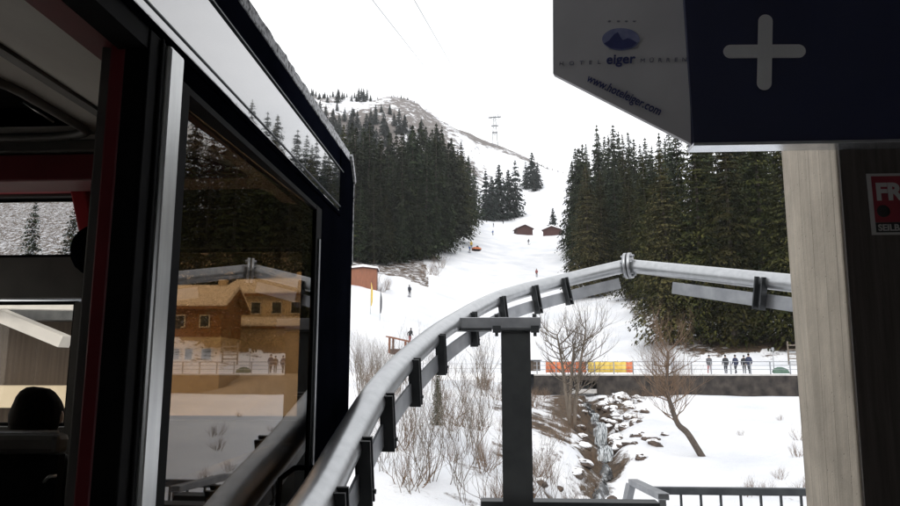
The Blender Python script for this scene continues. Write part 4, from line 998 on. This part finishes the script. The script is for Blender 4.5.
# door post
mb = MB(); mb.box(-D - .06, -D + .012, 1.638, 1.722, ZB, .812); cpart('door_post', mb, M['alu'], bevel=.008)
mb = MB(); mb.box(-D - .06, -D + .002, 1.55, 1.635, ZB, .812); mb.box(-D + .0025, -D + .010, 1.60, 1.61, ZB, .812); cpart('door_seal', mb, M['rubber'], bevel=.006)
mb = MB(); mb.box(-D - .103, -D - .063, 1.56, 1.72, ZB, .812); cpart('door_jamb', mb, M['darkred'], bevel=.006)
mb = MB(); mb.box(-D - .137, -D - .106, 1.58, 1.72, ZB, .79); cpart('jamb_lining', mb, M['greytrim'], bevel=.006)
mb = MB(); mb.box(-D - .075, -D - .002, YN, 1.548, .76, .812); cpart('door_head', mb, M['rubber'])
mb = MB(); mb.prism([(-D - .078, YN, .775), (-D - .19, YN, .79), (-D - .24, YN, .86), (-D - .078, YN, .86)], (0, 3.28 - YN, 0)); cpart('door_head_rail', mb, M['darkred'])
# ceiling: cove, trim, flat panel round a hatch
mb = MB(); mb.prism([(-D - .243, YN, .862), (-1.60, YN, 1.05), (-1.60, YN, 1.09), (-D - .243, YN, .90)], (0, 3.45 - YN, 0)); cpart('ceiling_cove', mb, M['cream'])
mb = MB(); mb.prism([(-1.602, YN, 1.035), (-1.66, YN, 1.045), (-1.66, YN, 1.09), (-1.602, YN, 1.09)], (0, 3.45 - YN, 0)); cpart('ceiling_trim', mb, M['greytrim'])
mb = MB(); mb.box(-1.80, -1.663, YN, 3.45, 1.055, 1.10); mb.box(XF + .1, -1.803, 3.0, 3.45, 1.055, 1.10); mb.box(XF + .1, -1.803, YN, 2.2, 1.055, 1.10); mb.box(XF + .1, -3.2, 2.203, 2.997, 1.055, 1.10)
cpart('ceiling', mb, M['cream'])
mb = MB(); hz = 1.048; hx0, hx1, hy0, hy1, cr_ = -3.2, -1.80, 2.2, 3.0, .28; ring = []
for cx_, cy_, a0_ in ((hx1 - cr_, hy1 - cr_ * .35, 0), (hx0 + cr_, hy1 - cr_ * .35, 90), (hx0 + cr_, hy0 + cr_, 180), (hx1 - cr_, hy0 + cr_, 270)):
    for q in range(7):
        a = R(a0_ + 15 * q); ring.append((cx_ + cr_ * math.cos(a), cy_ + (cr_ * .35 if a0_ < 100 else cr_) * math.sin(a), hz))
ring.append(ring[0]); mb.tube(ring, .022, 8, cap=False); hf = cpart('hatch_frame', mb, M['greytrim'])
mb = MB(); mb.box(-3.2, -1.803, 2.203, 2.997, 1.192, 1.199); cpart('hatch', mb, M['rubber'])
mb = MB(); mb.tube([(-2.1, 2.9, 1.18), (-1.98, 2.95, 1.10)], .006, 6); cpart('hatch_handle', mb, M['alu'], hf)
# end wall: header, posts, two glazed openings
mb = MB(); mb.box(XF + .07, -D - .12, 3.03, 3.08, .985, 1.047); cpart('header_trim', mb, M['greytrim'], bevel=.01)
mb = MB(); mb.box(XF + .07, -D - .12, 3.04, 3.25, .85, .982); cpart('header', mb, M['darkred'], bevel=.01)
EY0, EY1 = 3.80, 3.88
zt1, zb1 = .967, .61
mb = MB(); mb.box(XF + .07, -2.26, EY0, EY1, zt1 + .003, zt1 + .2); mb.box(XF + .07, -2.285, EY0 - .02, EY1, zb1 - .23, zb1); mb.box(-2.255, -1.82, EY0, EY1, ZB, 1.19); mb.box(XF + .07, -2.335, EY0, EY1, ZB, -.33); mb.box(-2.332, -2.258, EY0, EY1, ZB, .36)
mb.box(-1.817, -1.02, EY0, EY1, .66, 1.19); mb.box(-1.817, -1.02, EY0, EY1, ZB, -.29); mb.box(-1.017, -D - .08, EY0, EY1, ZB, 1.19)
cpart('end_wall', mb, M['cabinwall'])
mb = MB(); mb.box(XF + .07, -2.26, EY0 - .05, EY0 - .003, zt1 + .018, zt1 + .048); cpart('window_top_rail', mb, M['red'])
for x0_, x1_, z0_, z1_ in ((XF + .3, -2.29, zb1 + .003, zt1), (XF + .3, -2.337, -.328, .367), (-1.815, -1.022, -.288, .658)):
    e = MB(); e.box(x0_ + .02, x1_ - .02, EY0 + .03, EY0 + .05, z0_ + .001, z0_ + .021); e.box(x0_ + .02, x1_ - .02, EY0 + .03, EY0 + .05, z1_ - .021, z1_ - .001); e.box(x0_, x0_ + .019, EY0 + .03, EY0 + .05, z0_ + .001, z1_ - .001); e.box(x1_ - .019, x1_, EY0 + .03, EY0 + .05, z0_ + .001, z1_ - .001)
    fr_ = cpart('end_window', e, M['rubber']); g = MB(); g.box(x0_ + .02, x1_ - .02, EY0 + .037, EY0 + .043, z0_ + .022, z1_ - .022); cpart('pane', g, M['wet'] if z0_ > .5 else M['clear'], fr_)
mb = MB(); mb.beam(onz(84, 186, .95) if False else ony(80, 186, 3.62), ony(92, 245, 3.62), .085, .07, up=(0, 1, 0)); cpart('red_strut', mb, M['red'], bevel=.01)
mb = MB(); mb.box(*[v for v in (ony(93, 200, 2.98).x, ony(107, 200, 2.98).x)], 2.95, 3.02, ony(100, 228, 2.98).z, ony(100, 163, 2.98).z); cpart('control_box', mb, M['greytrim'], bevel=.015)
mb = MB(); mb.ball(ony(92, 250, 3.5), (.11, .08, .13), 12, 8); cpart('lamp_housing', mb, M['black'])
# remaining shell
mb = MB(); mb.box(XF, -D - .075, YN, YE - .05, ZB, ZB + .05); cpart('floor', mb, M['cabinwall'])
mb = MB(); mb.box(XF, XF + .06, YN, EY1, ZB + .06, -.25); mb.box(XF, XF + .06, YN, EY1, .7, 1.19)
for yy in (-2.2, -.6, .8, 2.2, 3.78): mb.box(XF + .002, XF + .058, yy, yy + .1, -.247, .697)
cpart('far_side_wall', mb, M['cabinwall'])
mb = MB(); mb.box(XF + .02, XF + .03, YN + .12, 3.77, -.245, .695); cpart('far_pane', mb, M['clear'])
mb = MB(); mb.box(XF + .065, -D - .08, YN, YN + .06, ZB + .06, 1.19); cpart('rear_wall', mb, M['cabinwall'])
# leaning bench with padded back near the door
mb = MB(); z_ = ony(30, 434, 2.45).z; mb.box(-2.9, ony(59, 440, 2.45).x, 2.44, 2.52, z_ - .07, z_); cpart('backrest_pad', mb, M['greytrim'], bevel=.02)
mb = MB(); mb.tube([(-2.9, 2.45, z_ + .006), (ony(58, 434, 2.45).x, 2.45, z_ + .006)], .007, 6); cpart('backrest_rail', mb, M['alu'])
mb = MB(); mb.box(-2.9, ony(58, 440, 2.45).x, 2.46, 2.5, ZB + .05, z_ - .073); cpart('bench_panel', mb, M['rubber'])
mb = MB(); c = [ony(44, 482, 2.38), ony(49, 477, 2.36), ony(56, 476, 2.38)]; mb.tube(catmull(c, 5), .006, 6); cpart('grab_loop', mb, M['alu'])
# inner hand rail along the amber window
mb = MB(); mb.tube([(-D - .16, 1.9, -.36), (-D - .16, 3.6, -.36)], .016, 8); mb.tube([(-D - .16, 2.0, -.36), (-D - .075, 2.0, -.36)], .01, 6); mb.tube([(-D - .16, 3.3, -.36), (-D - .075, 3.3, -.36)], .01, 6); cpart('hand_rail', mb, M['alu'])

# passenger seen from behind
hc = ony(36, 421, 2.9)
fl = ZB + .05
J = [(0, 0, .86), (0, 0, 1.08), (0, .01, 1.27), (0, .0, 1.38), (0, .02, 1.50), (-.08, 0, .80), (-.09, .02, .44), (-.09, 0, .07), (-.09, .14, .04), (.08, 0, .80), (.09, .02, .44), (.09, 0, .07), (.09, .14, .04),
     (-.16, 0, 1.26), (-.22, .03, 1.0), (-.2, .18, .86), (-.19, .26, .88), (.16, 0, 1.26), (.22, .03, 1.0), (.2, .18, .86), (.19, .26, .88)]
_, E, Rr = walker(.1, .1)
def paint_p(c):
    if c.z > 1.36: return 2
    return 0 if c.z > .76 else 1
hz_ = hc.z - fl
sc_ = (hz_ + .06) / 1.55
pas = figure('person', 'passenger with dark brown hair seen from behind inside the cabin', Vector((hc.x, hc.y, fl)), 0, J, E, Rr, paint_p, [M['jacketdark'], M['trousersdark'], M['skin']], sc_, levels=2)
mb = MB(); mb.ball((0, .0, 1.515), (.108, .115, .125), 20, 14, .12, seed=3); mb.ball((0, -.045, 1.43), (.095, .07, .13), 16, 10, .15, seed=4); mb.build('hair', M['hair'], pas)
for sx in (-1, 1): mb = MB(); mb.ball((sx * .093, .035, 1.50), (.012, .02, .03), 8, 6); mb.build('ear', M['skin'], pas)

# ------------------------------------------------------------------ curved guide rail
rail = thing('guide_rail', 'curved galvanised tube guide rail with flat bar and dark brackets beside the cabin', 'guide rail', ony(440, 337, 5.6))
RO = Vector(rail.location)
def rpart(name, mb_, m_, parent=None, bevel=0.0):
    mb_.v = [tuple(Vector(v) - RO) for v in mb_.v]; return mb_.build(name, m_, parent or rail, bevel=bevel)
TR = .080
way = [(190, 690, 1.75), (250, 592, 2.2), (313, 505, 2.75), (346, 446, 3.30), (379, 391, 4.05), (413, 354, 4.95), (450, 325, 6.05), (500, 298, 7.30), (560, 281.5, 8.05), (627, 265.5, 8.35)]
wp = [ony(*q) for q in way]
path = catmull(wp, 10)
mb = MB(); mb.tube(path, TR, 28); rpart('tube', mb, M['galv'])
rway = [(630, 266, 8.33), (700, 272.5, 7.0), (800, 284, 6.2), (960, 303, 5.0)]
rp = [ony(*q) for q in rway]; rpath = [rp[0].lerp(rp[2], i / 12) for i in range(13)] + [rp[2] + (rp[2] - rp[0]) * .35]
mb = MB(); mb.tube(rpath, TR, 28); rpart('straight_tube', mb, M['galv'])
# flange where they meet: two discs, bolts
v0 = (path[-1] - path[-3]).normalized(); v1 = (rpath[1] - rpath[0]).normalized(); vm = (v0 + v1).normalized()
fc = (path[-1] + rpath[0]) / 2
a = vm.cross(Vector((0, 0, 1))).normalized(); c = a.cross(vm)
for s in (-1, 1):
    mb = MB(); mb.tube([fc + vm * (s * .042), fc + vm * (s * .008)], .155, 24); fl_ = rpart('flange', mb, M['galv'])
    for q in range(8):
        an = 2 * PI * q / 8 + .2; pos = fc + (a * math.cos(an) + c * math.sin(an)) * .122
        mb = MB(); mb.tube([pos + vm * s * .043, pos + vm * s * .068], .017, 6, smooth=False); rpart('bolt', mb, M['galvflat'], fl_)
# flat bar hung below the tube
def bar(pts_, name, inset, drop, hgt=.13, th_=.014):
    mbb = MB(); vs_ = []; n_ = len(pts_)
    for i, p in enumerate(pts_):
        d = (pts_[min(i + 1, n_ - 1)] - pts_[max(i - 1, 0)]).normalized(); sd_ = d.cross(Vector((0, 0, 1))).normalized(); u = sd_.cross(d).normalized()
        o = p + sd_ * inset - u * drop
        for (aa, bb) in ((-.5, -.5), (.5, -.5), (.5, .5), (-.5, .5)): vs_.append(o + sd_ * aa * th_ + u * bb * hgt)
    fs_ = [(i * 4 + j, i * 4 + (j + 1) % 4, (i + 1) * 4 + (j + 1) % 4, (i + 1) * 4 + j) for i in range(n_ - 1) for j in range(4)] + [(0, 1, 2, 3)[::-1], tuple((n_ - 1) * 4 + j for j in range(4))]
    mbb.add(vs_, fs_); return rpart(name, mbb, M['galvflat'])
bar(path[:-2], 'flat_bar', .055, .185, .125)
ns_ = 4; bar([q for q in rpath[4:]], 'flat_bar', .02, .185, .125)
# brackets
def near_path(px, py):
    best = None
    for i in range(1, len(path) - 1):
        q = CM.inverted() @ path[i]; x_ = 450 + F * q.x / -q.z; y_ = 253 - F * q.y / -q.z; dd = (x_ - px) ** 2 + (y_ - py) ** 2
        if best is None or dd < best[0]: best = (dd, i)
    return best[1]
for px, py in ((262, 575), (318, 500), (345, 448), (372, 402), (401, 365), (430, 340), (462, 318), (494, 300), (526, 290), (560, 281)):
    i = near_path(px, py); p = path[i]; d = (path[i + 1] - path[i - 1]).normalized(); sd_ = d.cross(Vector((0, 0, 1))).normalized(); u = sd_.cross(d).normalized()
    o = p + sd_ * .082
    mb = MB()
    for s in (-.026, .026):
        mb.add([], [])
        q0 = o + d * s; mb.beam(q0 + u * .035, q0 - u * .28, .012, .075, up=sd_)
    mb.beam(o + u * .01 - sd_ * .02, o - u * .26 - sd_ * .02, .05, .02, up=sd_)
    bk = rpart('bracket', mb, M['darksteel'])
    mb = MB()
    mb.tube([o - u * .22, o - u * .22 + sd_ * .05], .012, 6); rpart('bolt', mb, M['darksteel'], bk)
i = 10
p = ony(768, 281, 5.95); d = (rpath[2] - rpath[1]).normalized(); sd_ = d.cross(Vector((0, 0, 1))).normalized(); u = sd_.cross(d)
tq = min(range(400), key=lambda k_: abs((CM.inverted() @ rp[0].lerp(rp[2], k_ / 380)).x / -(CM.inverted() @ rp[0].lerp(rp[2], k_ / 380)).z * F + 450 - 768)); p = rp[0].lerp(rp[2], tq / 380)
mb = MB()
for s in (-.04, .04): mb.beam(p + sd_ * .085 + d * s + u * .03, p + sd_ * .085 + d * s - u * .27, .014, .07, up=sd_)
mb.beam(p + sd_ * .06 - u * .0, p + sd_ * .06 - u * .25, .06, .02, up=sd_); rpart('bracket', mb, M['darksteel'])

# ------------------------------------------------------------------ supporting steel post
PYp = 6.2
pc = ony(516, 330, PYp); pbz = ony(516, 500, PYp).z
post = thing('steel_post', 'dark steel post with pale bolted top arm carrying the curved rail', 'post', (pc.x, PYp, -3.6))
PO = Vector((pc.x, PYp, -3.6))
def ppart(name, mb_, m_, parent=None, bevel=0.0):
    mb_.v = [tuple(Vector(v) - PO) for v in mb_.v]; return mb_.build(name, m_, parent or post, bevel=bevel)
x0_, x1_ = ony(502, 410, PYp).x, ony(531, 410, PYp).x
mb = MB(); mb.box(x0_, x1_, PYp - .10, PYp - .085, -3.6, pc.z - .012); mb.box(x0_, x1_, PYp + .085, PYp + .10, -3.6, pc.z - .012); mb.box((x0_ + x1_) / 2 - .012, (x0_ + x1_) / 2 + .012, PYp - .0845, PYp + .0845, -3.6, pc.z - .012)
ppart('column', mb, M['poststeel'])
mb = MB(); mb.box(x0_ - .07, x1_ + .07, PYp - .13, PYp + .13, pc.z - .011, pc.z + .006); ppart('top_plate', mb, M['darksteel'], bevel=.003)
ax0, ax1 = ony(450, 325, PYp).x, ony(540, 325, PYp).x; az = pc.z + .009; ah = ony(516, 319, PYp).z - pc.z
mb = MB(); mb.box(ax0, ax1, PYp - .10, PYp + .10, az, az + ah); arm = ppart('top_arm', mb, M['galvflat'], bevel=.004)
mb = MB(); mb.box(ax0, x0_ - .08, PYp - .11, PYp + .11, az - .018, az - .003); ppart('arm_soffit', mb, M['darksteel'], arm)
for xx in (x0_ - .04, x1_ + .04):
    mb = MB(); mb.tube([(xx, PYp - .11, pc.z - .06), (xx, PYp - .11, pc.z - .012)], .016, 6); ppart('bolt', mb, M['darksteel']); mb = MB(); mb.tube([(xx, PYp - .08, az + ah + .002), (xx, PYp - .08, az + ah + .03)], .02, 6); ppart('bolt', mb, M['darksteel']); mb = MB(); mb.box(xx - .035, xx + .035, PYp - .14, PYp - .115, pc.z - .03, pc.z + .03); ppart('bolt', mb, M['darksteel'])
bx0, bx1 = ony(480, 502, PYp - .2).x, ony(669, 502, PYp - .2).x
mb = MB(); zt_ = ony(516, 498, PYp + .3).z; mb.box(bx0, bx1, PYp - .30, PYp - .12, zt_ - .2, zt_); mb.box(bx0, bx1, PYp + .12, PYp + .30, zt_ - .2, zt_); ppart('base_beam', mb, M['poststeel'], bevel=.004)

# ------------------------------------------------------------------ landing with railing below
land = thing('steel_landing', 'lower steel landing platform carrying the near railing', 'platform', (2.2, 7.6, -3.3))
mb = MB(); mb.box(-1.6, 3.2, -1.0, .35, .55, .65); mb.build('deck', M['greysteel'], land)
for x_, y_ in ((-1.4, -.8), (3.0, -.8), (-1.4, .2), (3.0, .2)): mb = MB(); mb.box(x_ - .06, x_ + .06, y_ - .06, y_ + .06, -1.6, .547); mb.build('leg', M['greysteel'], land)
rlg = thing('steel_railing', 'grey steel railing with thin balusters at lower right beside the pillar', 'railing', (2.0, 7.6, -2.65))
LO = Vector((2.0, 7.6, -2.65))
def lpart(name, mb_, m_, bevel=0.0):
    mb_.v = [tuple(Vector(v) - LO) for v in mb_.v]; return mb_.build(name, m_, rlg, bevel=bevel)
t0, t1 = ony(650, 490.5, 7.6), ony(830, 493, 7.6); t1.z = t0.z
mb = MB(); mb.beam(t0, t1, .06, .075); lpart('top_rail', mb, M['greysteel'], bevel=.006)
mb = MB(); mb.beam(t0 + Vector((0, 0, -1.0)), t1 + Vector((0, 0, -1.0)), .04, .04); lpart('bottom_rail', mb, M['greysteel'])
n_ = 9
for i in range(n_):
    q = t0.lerp(t1, (i + .55) / n_); mb = MB(); mb.box(q.x - .011, q.x + .011, q.y - .011, q.y + .011, q.z - .975, q.z - .04); lpart('baluster', mb, M['greysteel'])
c0, c1 = ony(632, 483, 7.55), ony(668, 503, 5.9); c1.z = c0.z + .0
q0, q1 = ony(633, 482, 7.5), ony(664, 497, 6.5)
mb = MB(); mb.beam(q0, q1, .10, .06); lpart('corner_rail', mb, M['galvflat'], bevel=.008)
mb = MB(); mb.beam(ony(631, 484, 7.5), ony(623, 520, 7.45), .075, .075); lpart('corner_post', mb, M['galvflat'], bevel=.006)
mb = MB(); mb.beam(ony(662, 499, 6.5), ony(662, 499, 6.5) + Vector((0, 0, -1.0)), .06, .06); lpart('corner_post', mb, M['galvflat'], bevel=.006)

# ------------------------------------------------------------------ station hall
stn = thing('cableway_station', 'dark station hall at right with a pale board-marked concrete pillar', 'building', (2.5, 0, -1.62))
SO = Vector((2.5, 0, -1.62))
def spart(name, mb_, m_, parent=None, bevel=0.0):
    mb_.v = [tuple(Vector(v) - SO) for v in mb_.v]; return mb_.build(name, m_, parent or stn, bevel=bevel)
YP0, YP1 = 3.06, 3.70
near_b, near_t = ony(861, 506, YP0), ony(835, 150, YP0); far_b, far_t = ony(806, 506, YP1), ony(780.5, 150, YP1)
def ext(a_, b__, z): return a_ + (b__ - a_) * ((z - a_.z) / (b__.z - a_.z))
zlo, zhi = -4.2, 2.55
nb, nt_, fb, ft = ext(near_b, near_t, zlo), ext(near_b, near_t, zhi), ext(far_b, far_t, zlo), ext(far_b, far_t, zhi)
nb.x += .0
W_ = Vector((.12, 0, 0)); 
mb = MB(); mb.add([nb, fb, fb + W_, nb + W_, nt_, ft, ft + W_, nt_ + W_], [(0, 1, 2, 3), (4, 7, 6, 5), (0, 4, 5, 1), (1, 5, 6, 2), (2, 6, 7, 3), (3, 7, 4, 0)])
spart('concrete_pillar', mb, M['concrete'], bevel=.012)
mb = MB(); wx = max(nb.x, nt_.x) + .07; mb.prism([(ext(near_b, near_t, zlo).x + .010, YP0 - .014, zlo), (6.2, YP0 - .014, zlo), (6.2, YP0 - .014, zhi), (ext(near_b, near_t, zhi).x + .010, YP0 - .014, zhi)], (0, .25, 0)); spart('front_wall', mb, M['hallwall'])  # laps over the pillar's near face; its dark colour stands in for shade there
mb = MB(); mb.box(-.62, 6.2, -5.5, 2.7, -2.0, -1.62); spart('platform_floor', mb, M['hallgrey'])
mb = MB(); mb.box(-4.6, 6.2, -5.5, 3.0, 2.55, 2.85); spart('roof', mb, M['hallgrey'])
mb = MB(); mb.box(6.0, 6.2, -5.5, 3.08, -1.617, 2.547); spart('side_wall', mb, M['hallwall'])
mb = MB(); mb.box(-4.6, 1.2, -5.7, -5.503, -2.0, 2.547); mb.box(3.2, 6.2, -5.7, -5.503, -2.0, 2.547); mb.box(1.202, 3.198, -5.7, -5.503, -2.0, -.4); mb.box(1.202, 3.198, -5.7, -5.503, 1.2, 2.547); spart('back_wall', mb, M['hallwall'])  # unseen wall; its opening is added to let light onto the sign front
mb = MB(); mb.box(-4.6, -4.4, -5.5, 1.2, -4.2, 2.547); spart('far_wall', mb, M['hallwall'])

# poster on the dark wall
PYw = YP0 - .017
pA, pB, pC = ony(865, 174, PYw), ony(872.5, 235, PYw), ony(925, 176, PYw)
poster = thing('warning_poster', 'red and black poster with white border on the dark wall right of the pillar', 'poster', pB)
zA, zB = pA.z, ony(872, 235, PYw).z; xA = (pA.x + pB.x) / 2 ; xB = xA + .34; po = Vector(pB)
def qpart(name, x0, x1, z0, z1, y0, y1, m_):
    mb_ = MB(); mb_.box(x0 - po.x, x1 - po.x, y0 - po.y, y1 - po.y, z0 - po.z, z1 - po.z); return mb_.build(name, m_, poster)
qpart('backing', xA, xB, zB, zA, PYw - .004, PYw, M['posterwhite'])
hgt = zA - zB
qpart('red_field', xA + .018, xB - .018, zB + hgt * .20, zA - .012, PYw - .0055, PYw - .0042, M['posterred'])
qpart('black_field', xA + .018, xB - .018, zB + .010, zB + hgt * .197, PYw - .0055, PYw - .0042, M['posterblack'])
text_obj('lettering', 'FREI', hgt * .38, (xA + .030 - po.x, PYw - .0066 - po.y, zA - hgt * .43 - po.z), (1, 0, 0), (0, 0, 1), M['posterwhite'], poster, bold=.0045, align='LEFT', depth=.0006)
text_obj('lettering', 'SEILBAHN', hgt * .145, (xA + .026 - po.x, PYw - .0066 - po.y, zB + hgt * .065 - po.z), (1, 0, 0), (0, 0, 1), M['posterwhite'], poster, bold=.001, align='LEFT', depth=.0006)
zc_ = zA - hgt * .62 - po.z
for xo in (.055, .16): mb = MB(); mb.ball((xA + xo - po.x, PYw - .0062 - po.y, zc_), (.028, .0008, hgt * .10), 12, 8); mb.build('black_emblem', M['posterblack'], poster)

# ------------------------------------------------------------------ hanging sign
SY = 2.95
def sp(px, py, Y=SY): return ony(px, py, Y)
YL = 3.12
def pan(px, py):          # the banner plane turns slightly away towards its free edge
    t_ = (690 - px) / 137; return ony(px, py, SY + .02 + (YL - SY) * t_)
sign = thing('hotel_banner', 'grey white hotel banner with slanting lower edge and blue printed emblem', 'sign', pan(690, 143))
go = Vector(sign.location)
poly = [pan(691, 143.5), pan(553, 73.5), pan(552.5, -90), pan(687, -90)]
nrm = (poly[1] - poly[0]).cross(poly[3] - poly[0]).normalized()
if nrm.y > 0: nrm = -nrm
mb = MB(); mb.prism([q - go for q in poly], -nrm * .035); mb.build('panel', M['signpanel'], sign)
xd = (pan(680, 60) - pan(560, 62)).normalized(); ud = Vector((0, 0, 1))
def on_panel(px, py):
    d = ray(px, py); t_ = (poly[0].dot(nrm)) / d.dot(nrm); return d * t_ + nrm * .003 - go
def ptext(body, px0, px1, py, size_px, m_, bold=0, xd_=None, fit=True, spacing=1.0):
    if not isinstance(py, tuple): py = (py, py)
    a_, b__ = on_panel(px0, py[0]), on_panel(px1, py[1])
    sz = size_px / F * SY * 1.45
    x_ = (b__ - a_).normalized(); o = text_obj('lettering', body, sz, (0, 0, 0), (1, 0, 0), (0, 1, 0), m_, None, bold=bold, align='LEFT', spacing=spacing)
    xs_ = [v.co.x for v in o.data.vertices]; k_ = (b__ - a_).length / (max(xs_) - min(xs_))
    up_ = (ud - x_ * ud.dot(x_)).normalized(); nn = x_.cross(up_)
    o.data.transform(Matrix(((x_.x * k_, up_.x, nn.x, a_.x), (x_.y * k_, up_.y, nn.y, a_.y), (x_.z * k_, up_.z, nn.z, a_.z), (0, 0, 0, 1))))
    o.parent = sign; return o
ptext('HOTEL', 559, 600, (65.5, 64), 4.2, M['inkgrey'], spacing=2.6)
ptext('eiger', 606, 635, (64, 63), 10.5, M['ink'], bold=.0012)
ptext('MÜRREN', 640, 686, (62.5, 61.5), 4.2, M['inkgrey'], spacing=2.2)
ptext('www.hoteleiger.com', 586, 659, (81, 115.5), 9.0, M['ink'], bold=.0004)
for px in (609, 618, 626, 634): ptext('*', px - 1.5, px + 1.5, 24, 4, M['inkgrey'])
# emblem: pale oval with a dark peak
def disc(pxc, pyc, rx, ry, m_, name, lift, fn=None, n_=40):
    pts_ = [on_panel(pxc + rx * math.cos(2 * PI * i / n_), pyc + ry * math.sin(2 * PI * i / n_)) + nrm * lift for i in range(n_)] if fn is None else [on_panel(*q) + nrm * lift for q in fn]
    mb_ = MB(); mb_.prism(pts_, nrm * .0012); return mb_.build(name, m_, sign)
disc(621, 39.5, 18.8, 11.2, M['inkpale'], 'emblem_oval', 0)
disc(0, 0, 0, 0, M['ink'], 'emblem_peak', .0015, [(604, 44), (609, 41), (614, 35), (618, 32.5), (621, 38), (623, 40.5), (628, 38.5), (632, 40), (637, 43), (632, 47.5), (622, 49.5), (611, 48.5)])
box_ = thing('navy_sign_box', 'large dark navy sign box with a pale grey cross at upper right', 'sign', sp(790, 148))
bo = Vector(box_.location); zb_ = sp(790, 143.5).z
xl_t, xl_b = sp(690.5, 0).x, sp(694, 143).x
mb = MB(); mb.prism([Vector((xl_b, SY, zb_ + .012)) - bo, Vector((6.0, SY, zb_ + .012)) - bo, Vector((6.0, SY, 2.45)) - bo, Vector((xl_t - .03, SY, 2.45)) - bo], (0, .085, 0)); mb.build('face', M['signnavy'], box_)
mb = MB(); mb.box(xl_b - .004 - bo.x, 6.0 - bo.x, SY - .006 - bo.y, SY + .092 - bo.y, zb_ - bo.z - .004, zb_ + .0095 - bo.z); mb.build('bottom_trim', M['shinyalu'], box_, bevel=.002)
def stroke(pts_px, wpx, name, lift):
    (xa, ya), (xb, yb) = pts_px; a_, b__ = sp(xa, ya), sp(xb, yb); r_ = wpx / F * SY / 2 * 1.02; dv = (b__ - a_).normalized(); a_ = a_ + dv * r_; b__ = b__ - dv * r_; sdv = dv.cross(Vector((0, 1, 0))); pl = []
    for i in range(13): t_ = -PI / 2 + PI * i / 12; pl.append(b__ + dv * r_ * math.cos(t_) + sdv * r_ * math.sin(t_))
    for i in range(13): t_ = PI / 2 + PI * i / 12; pl.append(a_ + dv * r_ * math.cos(t_) + sdv * r_ * math.sin(t_))
    mb_ = MB(); mb_.prism([q - bo + Vector((0, -lift, 0)) for q in pl], (0, -.006, 0)); mb_.build(name, M['signwhite'], box_)
stroke(((723, 52), (805, 51.5)), 14, 'cross_stroke', .002); stroke(((764.5, 16), (763, 91)), 14, 'cross_stroke', .009)

# ------------------------------------------------------------------ winter air: everything far fades
hm = bpy.data.materials.new('winter_haze'); hm.use_nodes = True; t = hm.node_tree; t.nodes.clear()
ho = t.nodes.new('ShaderNodeOutputMaterial'); hv = t.nodes.new('ShaderNodeVolumePrincipled')
hv.inputs['Color'].default_value = (.93, .95, .98, 1); hv.inputs['Density'].default_value = .00018; hv.inputs['Anisotropy'].default_value = .3
t.links.new(hv.outputs[0], ho.inputs['Volume'])
mb = MB(); mb.box(-3200, 3200, -3200, 3200, -60, 320); tag(mb.build('haze', hm), kind='stuff')
